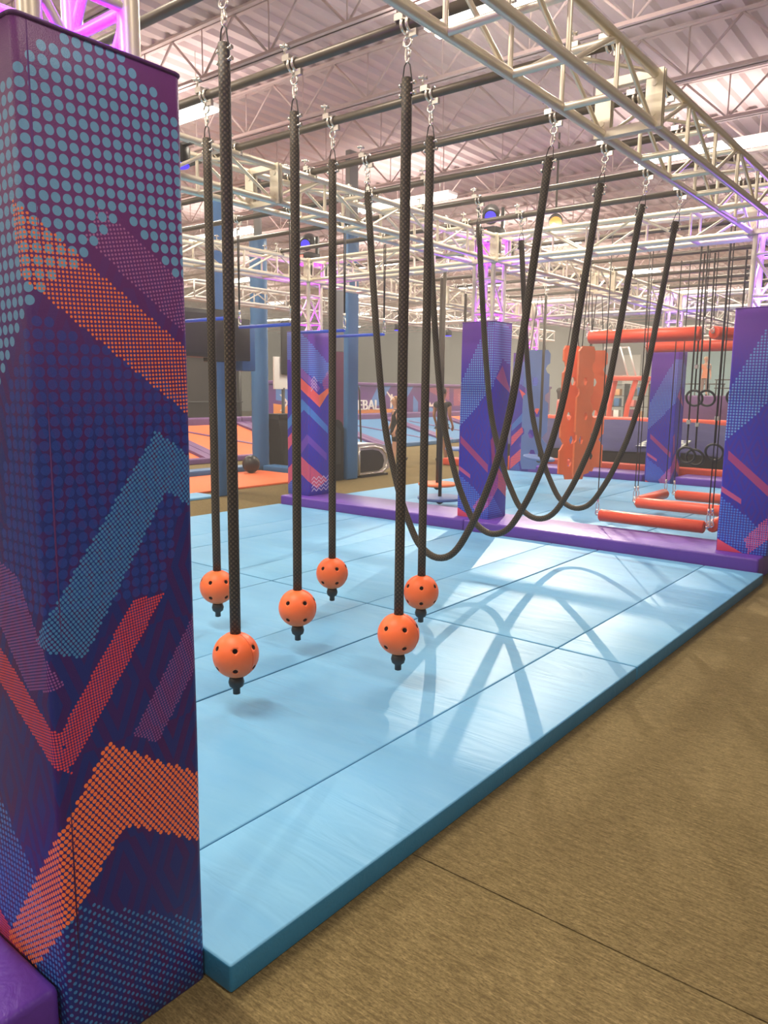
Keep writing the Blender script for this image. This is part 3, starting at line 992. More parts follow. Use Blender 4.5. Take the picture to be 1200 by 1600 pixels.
# ball with drilled holes (booleans are evaluated and baked to one mesh)
BR = 0.112
def ball_mesh():
    b = MB().ball((0, 0, 0), BR, 40, 24).mesh('ball_solid')
    ob = bpy.data.objects.new('ball_solid', b)
    COL.objects.link(ob)
    c = MB()
    for ring_i, lat in enumerate((27, -27)):
        for q in range(6):
            a = math.radians(60*q+12)
            d = Vector((math.cos(a)*math.cos(math.radians(lat)), math.sin(a)*math.cos(math.radians(lat)), math.sin(math.radians(lat))))
            c.cyl(d*0.078, d*0.13, 0.0125, 14)
    cm = c.mesh('cut')
    oc = bpy.data.objects.new('cut', cm)
    COL.objects.link(oc)
    md = ob.modifiers.new('b', 'BOOLEAN')
    md.operation = 'DIFFERENCE'
    md.object = oc
    md.solver = 'EXACT'
    dg = bpy.context.evaluated_depsgraph_get()
    me = bpy.data.meshes.new_from_object(ob.evaluated_get(dg))
    me.name = 'ball'
    bpy.data.objects.remove(ob)
    bpy.data.objects.remove(oc)
    if not len(me.polygons):
        me = b
    me.materials.clear()
    me.materials.append(MT['ball'])
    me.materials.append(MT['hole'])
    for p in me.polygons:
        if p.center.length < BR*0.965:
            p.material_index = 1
    return me
BALL = ball_mesh()
BZ = 0.365
def ball_rope(x, y, label, src=None, turn=0.0):
    if src is not None:
        t = copy_tree(src, (x, y, 0), label, 'ball ropes hanging over the front mats')
    else:
        t = thing('ball_rope', label, 'rope', (x, y, 0), 'ball ropes hanging over the front mats')
        top = hanger(t, x, y)
        MB().tube([(x, y, BZ+0.09)]+[(x, y, BZ+0.09+(top.z-BZ-0.09)*i/14) for i in range(1, 15)], 0.026, 14).build('rope', 'rope', t)
        o = put('ball', BALL, None, t)
        o.location = (0, 0, BZ)
        MB().torus((x, y, 0), BR+0.0005, 0.0012, RX, 48, 4).build('seam_line', 'orange_pad', o)
        MB().lathe((x, y, BZ-BR-0.088), [(0.014, 0), (0.018, 0.002), (0.018, 0.03), (0.034, 0.042), (0.039, 0.062), (0.034, 0.084), (0.02, 0.096)], 18).build('stopper', 'rubber', t)
    for ch in t.children:
        if ch.name.startswith('ball'):
            ch.rotation_euler = (0, 0, turn)
    return t
b0 = ball_rope(-2.785, PY[0], 'orange ball on the frontmost black rope, lowest and largest in view', None, 0.1)
ball_rope(-3.87, PY[1], 'orange ball on a black rope, leftmost in view, half hidden by a nearer rope', b0, 0.75)
ball_rope(-3.135, PY[1], 'orange ball on a black rope second from left, in front of the zigzag pillar', b0, 0.5)
ball_rope(-2.38, PY[1], 'orange ball on the black rope nearest the mat edge, large and right of centre', b0, 0.25)
ball_rope(-3.565, PY[2], 'orange ball on a black rope behind, highest and smallest of the balls', b0, 0.35)
ball_rope(-2.79, PY[2], 'orange ball on a black rope partly hidden by the nearer ball on its left', b0, 0.95)

# looped ropes
GR = [(-.04, 0), (.08, .012), (.185, .042), (.388, .151), (.575, .292), (.715, .459), (.83, .725), (.93, .97), (1, 1.12)]
GL = [(-.04, 0), (.12, .004), (.31, .036), (.52, .15), (.737, .342), (.8475, .562), (.943, .849), (1, 1.02)]
def gfun(s):
    T = GL if s < -0.04 else GR
    s = -s if s < -0.04 else s
    for (a, b), (c, d) in zip(T, T[1:]):
        if s <= c:
            return b+(d-b)*(s-a)/(c-a)
    return T[-1][1]
low = [.386, .462, .495, .504]
nmu = ['looped black climbing rope, the nearest loop and lowest in view', 'looped black climbing rope, second loop in front of the middle pillar',
       'looped black climbing rope, third loop from the front', 'looped black climbing rope, farthest loop in front of the orange beam']
for i in range(4):
    y = PY[3+i]
    xc = -3.155+0.012*i
    t = thing('looped_rope', nmu[i], 'rope', (xc, y, 0), 'looped climbing ropes')
    tl = hanger(t, xc-0.765, y, (0.05, 0))
    tr_ = hanger(t, xc+0.765, y, (-0.17, 0))
    pts = []
    N = 64
    for q in range(N+1):
        s = -1+2*q/N
        s = math.copysign(abs(s)**0.8, s)
        x = tl.x+(tr_.x-tl.x)*(s+1)/2
        sw = (x-xc)/0.765
        gm = gfun((tl.x-xc)/0.765) if sw < 0 else gfun((tr_.x-xc)/0.765)
        z = low[i]+(tl.z-low[i])*gfun(sw)/gm
        pts.append(Vector((x, y, z)))
    for _ in range(4):
        pts = [pts[0]]+[(pts[j-1]+pts[j]*2+pts[j+1])/4 for j in range(1, N)]+[pts[N]]
    MB().tube(pts, 0.026, 12).build('rope', 'rope', t)

# trapeze bars in the left bay
def cord_link(parent, x, y, ztop, zbot, pair=False):
    mb = MB()
    for s in ((-0.012, 0.012) if pair else (0,)):
        mb.cyl((x+s, y, ztop), (x+s*0.3, y, zbot+0.14), 0.006, 6)
    mb.build('cord', 'cord', parent)
    m2 = MB()
    m2.cyl((x, y, zbot+0.115), (x, y, zbot+0.155), 0.014, 8)
    m2.tube([(x+0.016*math.sin(a), y, zbot+0.06+0.05*math.cos(a)) for a in [2*math.pi*q/12 for q in range(12)]], 0.0055, 6, closed=True)
    m2.torus((x, y, zbot+0.005), 0.018, 0.005, RX, 12, 5)
    m2.build('carabiner', 'chrome', parent)
trap = [(-6.32, -5.56, 5.47, 2.27, 'blue trapeze bar in the middle of the left bay, left of the zigzag pillar top'),
        (-6.27, -5.54, 6.24, 2.26, 'blue trapeze bar just above the top of the zigzag pillar'),
        (-6.40, -5.62, 7.01, 2.27, 'blue trapeze bar farthest back, right of the zigzag pillar top'),
        (-6.25, -5.52, 4.69, 2.27, 'blue trapeze bar nearest the camera, partly hidden by the big pillar')]
for x0, x1, y, z, lb in trap:
    t = thing('trapeze_bar', lb, 'trapeze', ((x0+x1)/2, y, z), 'trapeze bars')
    MB().cyl((x0, y, z), (x1, y, z), 0.0165, 10).build('bar', 'blue_bar', t)
    for x in (x0, x1):
        star_clamp(MB(), (x, y, PZ), 'x').build('clamp', 'chrome', t)
        MB().torus((x, y, PZ-0.07), 0.022, 0.0055, RX, 14, 6).build('eye_ring', 'chrome', t)
        cord_link(t, x, y, PZ-0.09, z+0.02, True)

# disc swings in the rear left bay
for x, y, z, r, rx, mat, lb in [(-5.78, 8.45, 0.215, 0.30, 0.0, 'blue_board', 'pale blue disc swing hanging lowest in front of the middle pillar'),
                                (-6.42, 9.31, 0.27, 0.28, 0.0, 'orange_board', 'orange disc swing behind the pale blue disc swing'),
                                (-6.10, 11.89, 0.52, 0.27, 0.12, 'blue_board', 'tilted blue disc swing in front of the hanging blue board'),
                                (-7.12, 11.03, 0.66, 0.28, 0.0, 'blue_board', 'blue disc swing near the walking people')]:
    t = thing('disc_swing', lb, 'swing', (x, y, z))
    star_clamp(MB(), (x, y, PZ), 'x').build('clamp', 'chrome', t)
    MB().torus((x, y, PZ-0.07), 0.022, 0.0055, RX, 14, 6).torus((x, y, PZ-0.115), 0.022, 0.005, I3@RY, 14, 6).build('eye_ring', 'chrome', t)
    MB().cyl((x, y, z), (x, y, PZ-0.13), 0.023, 10).build('rope', 'rope', t)
    Mx = Matrix.Rotation(rx, 3, 'Y')
    MB().lathe((x, y, z), [(r-0.01, -0.02), (r, -0.012), (r, 0.012), (r-0.012, 0.02), (0.03, 0.022)], 32, Mx).build('disc', mat, t)
    MB().lathe((x, y, z-0.085), [(0.015, 0), (0.045, 0.02), (0.05, 0.045), (0.03, 0.07)], 14).build('stopper', 'rubber', t)

# padded swinging beams, rear right bay
def beam(a, b, lb, r=0.066, zt=PZ, double=False):
    a, b = Vector(a), Vector(b)
    d = (b-a).normalized()
    t = thing('padded_beam', lb, 'beam', (a+b)/2)
    MB().tube([a, a+d*0.012, b-d*0.012, b], [r*0.8, r, r, r*0.8], 14).build('pad', 'orange_pad', t)
    for p, s in ((a, -1), (b, 1)):
        q = p+d*s*0.03
        m2 = MB().cyl(p-d*s*0.01, q+d*s*0.01, 0.012, 8)
        m2.torus(q+Vector((0, 0, 0.02)), 0.022, 0.006, RX, 12, 5)
        m2.build('end_bolt', 'chrome', t)
        cord_link(t, q.x, q.y, zt-0.05, q.z+0.035)
    return t
beam((-3.36, 8.05, 0.30), (-2.24, 8.05, 0.30), 'low orange padded beam nearest, just behind the purple step')
beam((-2.18, 8.10, 0.31), (-2.18, 9.0, 0.31), 'low orange padded beam pointing away, at the base of the right pillar')
beam((-3.34, 9.10, 0.33), (-2.05, 9.10, 0.33), 'low orange padded beam second from the front')
beam((-3.36, 9.20, 0.33), (-3.36, 10.15, 0.33), 'low pinkish padded beam pointing away, joining the two rear low beams')
beam((-3.26, 10.30, 0.31), (-1.95, 10.30, 0.31), 'low orange padded beam farthest back in front of the banded pillar')
beam((-4.28, 9.6, 2.345), (-2.88, 9.6, 2.345), 'high orange padded beam, upper one under the rear pipes', 0.085)
beam((-4.10, 11.2, 2.30), (-2.2, 11.2, 2.30), 'high orange padded beam, lower and farther one under the rear pipes', 0.085)
beam((-2.78, 9.75, 2.36), (-2.35, 11.0, 2.36), 'high orange padded beam turned away beside the right pillar', 0.08)

# gym rings
for x, y, z, lb in [(-3.02, 9.98, 1.585, 'upper pair ring, left of the two overlapping gym rings at eye height'), (-2.90, 10.08, 1.585, 'upper pair ring, right of the two overlapping gym rings at eye height'),
                    (-2.83, 9.21, 0.93, 'lower pair ring, left of the two overlapping gym rings near the low beams'), (-2.76, 9.31, 0.90, 'lower pair ring, right of the two overlapping gym rings near the low beams'),
                    (-2.54, 9.98, 1.60, 'black gym ring high beside the right pillar'), (-2.52, 9.21, 0.98, 'black gym ring low beside the right pillar')]:
    t = thing('gym_ring', lb, 'ring', (x, y, z), 'gym rings')
    MB().torus((x, y, z), 0.098, 0.015, RX @ Matrix.Rotation(0.3, 3, 'X'), 26, 8).build('ring', 'rubber', t)
    yp = 9.97 if y > 9.6 else 9.21
    MB().tube([(x, y, z+0.09), (x, yp, PZ-0.03)], 0.010, 6).build('strap', 'cord', t)
    MB().box((x-0.02, y-0.022, z+0.36), (x+0.02, y+0.012, z+0.41)).build('buckle', 'chrome', t)

# hanging boards with finger cut-outs
def board(lb, c, ang, w, zb, zt, mat, flip=1):
    t = thing('climbing_board', lb, 'board', (c[0], c[1], zb))
    H = zt-zb
    base = [(-.5, .06), (-.44, 0.0), (.1, 0.0), (.16, .035), (.5, .045), (.5, .22), (.42, .235), (.30, .27), (.42, .305), (.5, .32), (.5, .56), (.36, .585), (.36, .63), (.5, .655), (.5, .80), (.40, .815), (.34, .845), (.40, .875), (.5, .89), (.5, .97), (.4, 1.0), (-.28, 1.0), (-.5, .96), (-.5, .70), (-.40, .685), (-.36, .66), (-.40, .635), (-.5, .62), (-.5, .36), (-.40, .34), (-.40, .30), (-.5, .28)]
    dx, dy = math.cos(ang), math.sin(ang)
    fr = lambda p, q, h: Vector((c[0]+flip*p*w*dx-h*dy, c[1]+flip*p*w*dy+h*dx, zb+q*H))
    # solid body with real hexagonal holes: boolean baked once
    b = MB().prism(base, -0.018, 0.018, fr)
    me = b.mesh('board', (c[0], c[1], zb))
    ob = bpy.data.objects.new('tmp', me)
    COL.objects.link(ob)
    cm = MB()
    for (hx, hz) in ((-0.12, 0.30), (-0.05, 0.13), (-0.05, 0.74), (0.08, 0.48)):
        hx_pts = [(hx+0.13*math.cos(math.pi/3*q), hz+0.13*w/H*1.5*math.sin(math.pi/3*q)) for q in range(6)]
        cm.prism(hx_pts, -0.05, 0.05, fr)
    oc = bpy.data.objects.new('tmpc', cm.mesh('c', (c[0], c[1], zb)))
    COL.objects.link(oc)
    bm_ = bmesh.new()
    for o_2 in (ob, oc):
        bm_.from_mesh(o_2.data)
        bmesh.ops.recalc_face_normals(bm_, faces=bm_.faces)
        bm_.to_mesh(o_2.data)
        bm_.clear()
    bm_.free()
    md = ob.modifiers.new('b', 'BOOLEAN')
    md.object = oc
    md.solver = 'EXACT'
    me2 = bpy.data.meshes.new_from_object(ob.evaluated_get(bpy.context.evaluated_depsgraph_get()))
    bpy.data.objects.remove(ob)
    bpy.data.objects.remove(oc)
    put('panel', me2 if len(me2.polygons) else me, mat, t)
    for s in (-0.3, 0.3):
        p = fr(s, 0.985, 0)
        MB().cyl(p, (c[0]+s*0.1, c[1], PZ-0.03), 0.008, 6).build('chain', 'cord', t)
    return t
board('orange climbing board with cut-outs, leftmost and turned edge-on', (-5.17, 11.03), 1.15, 0.36, 0.30, 2.33, 'orange_board', -1)
board('orange climbing board with cut-outs, middle one half hidden by the left board', (-4.95, 11.03), 1.25, 0.34, 0.32, 2.32, 'orange_board')
board('orange climbing board with cut-outs, rightmost and facing forward', (-5.17, 11.89), 0.35, 0.36, 0.36, 2.30, 'orange_board')
board('blue climbing board with rounded cut-outs hanging in front of a rear pillar', (-6.66, 12.75), 0.45, 0.46, 0.22, 2.38, 'blue_board')

# ================================================================== lights
def strip(x, y, big=True):
    t = thing('strip_light', SL.pop(0) if SL and big else 'twin tube strip light under the far roof joists', 'light', (x, y, 5.44), 'ceiling strip lights')
    MB().box((x-1.22, y-0.16, 5.44), (x+1.22, y+0.16, 5.50), 0).build('housing', 'white', t)
    for s in (-0.10, 0.10):
        MB().box((x-1.20, y+s-0.045, 5.405), (x+1.20, y+s+0.045, 5.44)).build('tube', 'tube_glow', t)
    for s in (-0.9, 0.9):
        MB().cyl((x+s, y, 5.50), (x+s, y, ZC+0.06), 0.006, 5).build('hanger', 'chrome', t)
def glow(x, y, f=1.0):
    lamp('AREA', 'strip_light_glow', (x, y, 5.39), 165*f, (1.0, 0.90, 0.74), (x, y, 0), shape='RECTANGLE', size=2.4, size_y=0.26)
    lamp('AREA', 'strip_light_upglow', (x, y, 5.36), 46, (1.0, 0.88, 0.80), (x, y, 9), shape='RECTANGLE', size=2.6, size_y=1.0)
SL = []
FX = [-4.0, -10.1, -15.8, -21.4, -27.0, -32.6]
FY = [7.25, 13.2, 19.0, 24.9, 30.8, 36.7]
for j, y in enumerate(FY):
    for i, x in enumerate(FX):
        if i > j*1.2+2.5:
            continue
        SL = ['twin tube strip light under the roof, row %s from the front, %s from the right' % (['one', 'two', 'three', 'four', 'five', 'six'][j], ['first', 'second', 'third', 'fourth', 'fifth', 'sixth'][i])]
        strip(x, y)
        if j < 6 and i < 5:
            glow(x, y)
# the same rows go on behind the camera
for x, y in ((1.9, 1.35), (-4.0, 1.35), (-10.1, 1.35), (-15.8, 1.35), (1.9, -4.55), (-4.0, -4.55), (-10.1, -4.55)):
    glow(x, y, 0.6 if x > 0 else 1.0)

def moving_head(lb, c, heading, tilt, glow='blue_glow'):
    x, y, z = c
    t = thing('moving_head_light', lb, 'light', c)
    MB().box((x-0.13, y-0.11, z), (x+0.13, y+0.11, z+0.09), 0.015).build('base', 'black', t)
    R_ = Matrix.Rotation(heading, 3, 'Z')
    mb = MB()
    for s in (-1, 1):
        mb.obox(Vector((x, y, z+0.19))+R_@Vector((s*0.13, 0, 0)), (0.035, 0.07, 0.22), R_)
    mb.build('yoke', 'black', t)
    Rh = R_ @ Matrix.Rotation(tilt, 3, 'X')
    hd = MB().lathe((x, y, z+0.24), [(0.05, -0.14), (0.085, -0.11), (0.10, 0.0), (0.09, 0.10), (0.075, 0.13)], 16, Rh).build('head', 'black', t)
    MB().lathe(Vector((x, y, z+0.24))+Rh@Vector((0, 0, 0.128)), [(0.062, 0), (0.058, 0.008)], 16, Rh).build('lens', glow, hd)
    MB().box((x-0.05, y-0.113, z+0.03), (x+0.02, y-0.110, z+0.06)).build('display', 'red_glow', t)
    return t
moving_head('black moving head light with blue lens on top of the middle pillar', (-4.62, 7.62, ZU+0.028), 0.5, 2.0)
moving_head('black moving head light with blue lens on top of the zigzag pillar', (-7.42, 7.62, ZU+0.028), 0.5, 2.0)
moving_head('black moving head light on a truss in the rear right bay', (-3.35, 13.75, ZU+0.028), 0.5, 2.2)
for q_, lb_ in (((-4.62, 3.47, 3.19), 'blue led par light inside the upper left truss beside the big pillar'), ((-10.2, 13.2, 2.92), 'blue led par light far off left of the middle pillar, hung under a truss'), ((-10.2, 15.1, 2.92), 'blue led par light far off just left of the middle pillar')):
    t = thing('par_light', lb_, 'light', q_)
    MB().lathe(q_, [(0.06, 0.10), (0.085, 0.08), (0.085, -0.02), (0.08, -0.03)][::-1], 14).build('can', 'black', t)
    MB().lathe((q_[0], q_[1], q_[2]-0.042), [(0.076, 0), (0.078, 0.012)], 14).build('lens', 'blue_glow', t)
    MB().cyl((q_[0], q_[1], q_[2]+0.09), (q_[0], q_[1], 3.28), 0.012, 6).build('stem', 'black', t)
    MB().box((q_[0]-0.16, q_[1]-0.02, 3.27), (q_[0]+0.16, q_[1]+0.02, 3.29)).build('mount_bar', 'black', t)
t = thing('stage_spotlight', 'bright amber stage spotlight high behind the ropes', 'light', SPOT)
dv = (Vector((-2.6, 5.0, 0))-SPOT).normalized()
Rs = dv.to_track_quat('Z', 'Y').to_matrix()
MB().lathe(SPOT, [(0.07, -0.22), (0.115, -0.16), (0.12, 0.02), (0.125, 0.06), (0.118, 0.065)], 18, Rs).build('can', 'black', t)
MB().lathe(SPOT+dv*0.066, [(0.115, 0), (0.11, 0.006)], 18, Rs).build('lens', 'amber_glow', t)
MB().tube([SPOT+Vector((0, 0, 0.12)), (SPOT.x, SPOT.y, ZC+0.03)], 0.02, 8).build('drop_pole', 'pipe', t)
MB().torus(SPOT-dv*0.06, 0.12, 0.012, Rs, 18, 6).build('yoke', 'black', t)
#MORE#
# ================================================================== far hall
def box_thing(name, lb, cat, a, b, mat, bev=0.0, group=None):
    c = tuple((p+q)/2 for p, q in zip(a, b))
    o = MB().box(a, b, bev).build(name, mat, None, (c[0], c[1], min(a[2], b[2])))
    return tag(o, lb, cat, group)

# dodgeball arena wall with printed banner (runs along y at x = -16.5)
k = NT('arena_banner_print', 0.5)
o_ = k.obj()
s_ = k.sep(o_)
by, bz = k.math('ADD', s_[1], 22.0), s_[2]
c = k.mix(k.noise(o_, 3.0, 2), rgb(112, 60, 132), rgb(96, 50, 124))
blue = [[(18.4, 1.75), (19.4, 1.75), (18.6, .95), (17.6, .95)], [(20.3, 1.75), (21.0, 1.75), (20.4, 1.1), (19.8, 1.1)], [(21.2, 1.3), (21.9, 1.75), (22.3, 1.75), (21.2, .6), (20.6, .6)],
        [(22.3, 1.45), (22.6, 1.2), (22.6, .6), (22.3, .6)], [(28.0, 1.75), (29.9, 1.75), (29.9, 1.3), (28.0, 1.3)], [(15.6, 1.75), (16.4, 1.75), (16.4, 1.2), (15.6, 1.3)]]
c = k.mix(k.region(by, bz, blue), c, rgb(92, 136, 196))
c = k.mix(k.region(by, bz, [[(18.3, .98), (21.3, .98), (20.7, .62), (17.9, .62)], [(28.0, 1.05), (30.6, 1.05), (30.6, .70), (28.0, .70)], [(15.5, 1.2), (16.4, 1.1), (16.4, .65), (15.5, .65)]]), c, rgb(238, 150, 74))
dt = k.dots(by, bz, 0.05, 0.36, [[(22.7, 1.73), (24.6, 1.73), (24.6, 1.25)], [(24.9, 1.7), (27, 1.7), (25.5, 1.05), (24.9, 1.05)]], 0.5)
c = k.mix(dt, c, rgb(214, 112, 96))
zz_ = k.math('SUBTRACT', bz, k.math('MULTIPLY', tri_wave(k, k.math('MULTIPLY', by, 4.0)), 0.14))
for q in range(3):
    near = k.math('LESS_THAN', k.math('ABSOLUTE', k.math('SUBTRACT', zz_, 1.22+0.1*q)), 0.012)
    inn = k.math('MULTIPLY', k.math('GREATER_THAN', by, 25.2), k.math('LESS_THAN', by, 26.6))
    c = k.mix(k.math('MULTIPLY', near, inn), c, rgb(200, 140, 150))
rook = [[(23.08, .62), (23.62, .62), (23.62, .70), (23.08, .70)], [(23.2, .70), (23.58, .70), (23.56, .95), (23.42, 1.0), (23.2, 1.0)]]
c = k.mix(k.region(by, bz, rook), c, rgb(112, 160, 212))
crown = [[(23.12, 1.04), (23.56, 1.04), (23.56, 1.09), (23.12, 1.09)], [(23.12, 1.09), (23.24, 1.09), (23.10, 1.19)], [(23.24, 1.09), (23.44, 1.09), (23.34, 1.21)], [(23.44, 1.09), (23.56, 1.09), (23.58, 1.19)]]
fig = [[(20.98, 1.02), (21.06, 1.02), (21.10, 1.34), (20.98, 1.34)], [(20.98, 1.34), (21.10, 1.34), (20.80, 1.58), (20.76, 1.54)], [(21.0, 1.30), (21.40, 1.38), (21.40, 1.42), (21.0, 1.38)], [(21.0, 1.38), (21.1, 1.38), (21.1, 1.48), (21.0, 1.48)],
       [(15.75, .98), (15.85, .98), (16.12, 1.22), (16.02, 1.22)], [(16.02, 1.22), (16.12, 1.22), (15.85, 1.46), (15.75, 1.46)]]
c = k.mix(k.region(by, bz, crown+fig), c, rgb(240, 226, 210))
k.color(c)
MT['banner'] = k.m
t = thing('arena_wall', 'long printed dodgeball arena wall with purple and blue shapes behind the walking people', 'wall', (-16.5, 22, 0))
MB().box((-16.8, 15.0, 0.58), (-16.5, 33, 1.75)).build('banner', 'banner', t)
MB().box((-16.85, 15.0, 1.75), (-16.42, 33, 1.86), 0.03).build('top_rail', 'mauve_pad', t)
MB().box((-16.85, 15.0, 0.0), (-16.52, 33, 0.58)).build('base', 'mauve_pad', t)
def word(txt, y, z, h, w):
    cu = bpy.data.curves.new('word', 'FONT')
    cu.body = txt
    cu.size = h/0.70
    cu.extrude = 0.008
    ob = bpy.data.objects.new('word', cu)
    COL.objects.link(ob)
    me = bpy.data.meshes.new_from_object(ob.evaluated_get(bpy.context.evaluated_depsgraph_get()))
    bpy.data.objects.remove(ob)
    xs = [v_.co.x for v_ in me.vertices]
    sc = w/(max(xs)-min(xs))
    for v_ in me.vertices:
        p = v_.co.copy()
        v_.co = Vector((-16.49+p.z, y+(p.x-min(xs))*sc, z+p.y))-ORG[t.name]
    bm_ = bmesh.new()
    for dy, dx in ((-0.013, 0.0), (0.0, 0.003), (0.013, 0.006)):
        for v_ in me.vertices:
            v_.co.y += dy
            v_.co.x += dx
        bm_.from_mesh(me)
        for v_ in me.vertices:
            v_.co.y -= dy
            v_.co.x -= dx
    bm_.to_mesh(me)
    bm_.free()
    return put('lettering', me, 'white', t)
word('DODGEBALL', 17.68, 0.965, 0.33, 2.92)
word('GAME', 28.35, 0.98, 0.30, 2.05)

# sloping trampolines in front of it
secs = [(7.4, 10.9, 'orange_bed'), (10.9, 13.9, 'orange_bed'), (13.9, 16.9, 'blue_bed'), (16.9, 20.2, 'blue_bed'), (20.2, 23.4, 'blue_bed'), (23.4, 26.6, 'orange_bed')]
sl = math.atan2(0.62, 2.55)
Rsl = Matrix.Rotation(sl, 3, 'Y')
for i, (a, b, mt) in enumerate(secs):
    t = thing('trampoline', 'sloping %s trampoline with purple pads at the arena edge, %s bay from the left' % ('orange' if 'orange' in mt else 'blue', ordn[i]), 'trampoline', (-14.8, (a+b)/2, 0))
    MB().obox((-14.78, (a+b)/2, 0.36), (2.62, b-a-0.4, 0.03), Rsl).build('bed', mt, t)
    for s in (a+0.13, b-0.13):
        MB().obox((-14.78, s, 0.39), (2.66, 0.24, 0.09), Rsl).build('side_pad', 'mauve_pad', t)
    MB().box((-13.62, a+0.01, 0.0), (-13.38, b-0.01, 0.12), 0.02).build('front_pad', 'blue_pad' if 'blue' in mt else 'mauve_pad', t)
    MB().box((-16.42, a+0.01, 0.0), (-16.02, b-0.01, 0.86), 0.04).build('top_pad', 'mauve_pad', t)
    MB().obox((-14.78, (a+b)/2, 0.385), (2.5, 0.10, 0.012), Rsl @ Matrix.Rotation(0.75, 3, 'Z')).build('print_stripe', 'mauve_pad', t)

# dark netted area at far left
t = thing('net_wall', 'tall dark netting wall on poles at far left behind the blue posts', 'net', (-17.3, 11, 0))
MB().box((-17.35, 3.0, 0.0), (-17.30, 15.0, 2.45)).build('net', 'net', t)
for y in (3.1, 5.4, 7.8, 10.2, 12.6, 14.9):
    MB().cyl((-17.26, y, 0), (-17.26, y, 2.5), 0.035, 8).build('pole', 'black', t)
MB().cyl((-17.26, 3.0, 2.47), (-17.26, 15.0, 2.47), 0.035, 8).build('top_rail', 'mauve_pad', t)
MB().cyl((-17.26, 3.0, 1.24), (-17.26, 15.0, 1.24), 0.02, 8).build('mid_rail', 'black', t)

box_thing('floor_mat', 'orange floor mat with a pale blue border at far left behind the ropes', 'mat', (-11.38, 6.2, 0), (-9.62, 10.3, 0.035), 'orange_bed', 0.008)
box_thing('floor_mat', 'narrow pale blue mat edging the orange floor mat at far left', 'mat', (-9.61, 6.2, 0), (-9.12, 7.4, 0.035), 'mat', 0.008)
box_thing('curb_pad', 'low blue padded curb running away at far left past the orange mat', 'pad', (-11.72, 6.2, 0), (-11.40, 10.25, 0.13), 'blue_pad', 0.02)
box_thing('curb_pad', 'low blue padded curb crossing behind the orange mat to the blue post', 'pad', (-11.35, 10.36, 0), (-9.45, 10.68, 0.13), 'blue_pad', 0.02)
o = MB().ball((-11.12, 9.85, 0.205), 0.17, 20, 12).build('exercise_ball', 'black', None, (-11.12, 9.85, 0.035))
tag(o, 'black ball resting on the orange mat by the round blue post', 'ball')

t = thing('padded_post', 'round blue padded post standing at the corner of the two low curbs', 'post', (-11.56, 10.55, 0))
mb = MB()
mb.tube([(-11.56, 10.50, 0.0)]+[(-11.56, 10.50, z*0.15) for z in range(1, 31)], [0.165+0.006*(i % 2) for i in range(31)], 16)
mb.build('pad', 'blue_pad', t)
MB().cyl((-11.56, 10.50, 4.5), (-11.56, 10.50, 5.56), 0.08, 12).build('steel_post', 'grey_panel', t)
t = thing('padded_post', 'pair of flat blue padded posts left of the front ropes holding black boxes', 'post', (-9.4, 7.7, 0))
MB().box((-9.52, 7.74, 0), (-9.40, 7.98, 4.3), 0.02).build('pad', 'blue_pad', t)
MB().box((-9.30, 7.44, 0), (-9.16, 7.66, 4.3), 0.02).build('pad', 'blue_pad', t)
MB().box((-9.42, 7.425, 2.02), (-9.14, 7.815, 2.78), 0.02).build('bracket', 'black', t)
t = thing('hanging_screen', 'large black screen box mounted on the blue posts at far left', 'screen', (-9.2, 6.9, 2.1))
MB().box((-9.45, 6.35, 2.08), (-9.15, 7.42, 2.76), 0.02).build('case', 'black', t)
MB().box((-9.15, 6.42, 2.15), (-9.14, 7.36, 2.70)).build('glass', 'black', t)
t = thing('hanging_screen', 'smaller black screen box with blue padded edge right of the blue posts', 'screen', (-9.2, 8.1, 2.0))
MB().box((-9.38, 7.82, 2.05), (-9.16, 8.14, 2.68), 0.015).build('case', 'black', t)
MB().box((-9.46, 7.99, 1.90), (-9.18, 8.26, 2.62), 0.02).build('pad', 'blue_pad', t)

t = thing('padded_post', 'thick blue padded square post right of the zigzag pillar', 'post', (-9.3, 10.6, 0))
MB().box((-9.32, 10.46, 0), (-9.20, 10.76, 4.45), 0.03).build('pad', 'blue_pad', t)
MB().box((-9.31, 10.50, 4.45), (-9.21, 10.72, 5.7)).build('steel_post', 'grey_panel', t)
t = thing('partition', 'maroon and grey partition panel fixed beside the thick blue post', 'panel', (-9.83, 10.8, 0))
MB().box((-10.02, 10.62, 0.0), (-9.96, 11.24, 2.34), 0.008).build('panel', 'maroon', t)
MB().box((-10.02, 10.82, 2.345), (-9.96, 11.24, 4.0), 0.008).build('upper_panel', 'grey_panel', t)
t = thing('game_cabinet', 'black rounded game cabinet right of the zigzag pillar', 'cabinet', (-9.5, 10.0, 0))
pr = [(9.60, 0.0), (10.43, 0.0), (10.43, 0.95), (10.38, 1.05), (10.28, 1.10), (9.95, 1.12), (9.75, 1.09), (9.62, 0.98)]
MB().prism(pr, -9.75, -9.27, lambda p, q, h: Vector((h, p, q))).build('body', 'black_cloth', t)
MB().prism([(9.68, 0.3), (10.34, 0.3), (10.34, 0.9), (10.2, 1.0), (9.8, 1.0), (9.70, 0.9)], -9.27, -9.255, lambda p, q, h: Vector((h, p, q))).build('front', 'black', t)
t = thing('game_cabinet', 'black tapered game cabinet left of the zigzag pillar', 'cabinet', (-11.6, 11.0, 0))
MB().prism([(11.02, 0.0), (11.45, 0.0), (11.45, 1.12), (10.84, 1.12), (10.84, 1.02), (10.92, 0.7)], -11.85, -11.4, lambda p, q, h: Vector((h, p, q))).build('body', 'black_cloth', t)
MB().box((-11.4, 10.86, 1.04), (-11.39, 11.43, 1.10)).build('trim', 'black', t)
t = thing('arcade_seat_pod', 'silver and black arcade seat pod on the carpet right of the blue post', 'seat', (-9.45, 11.5, 0))
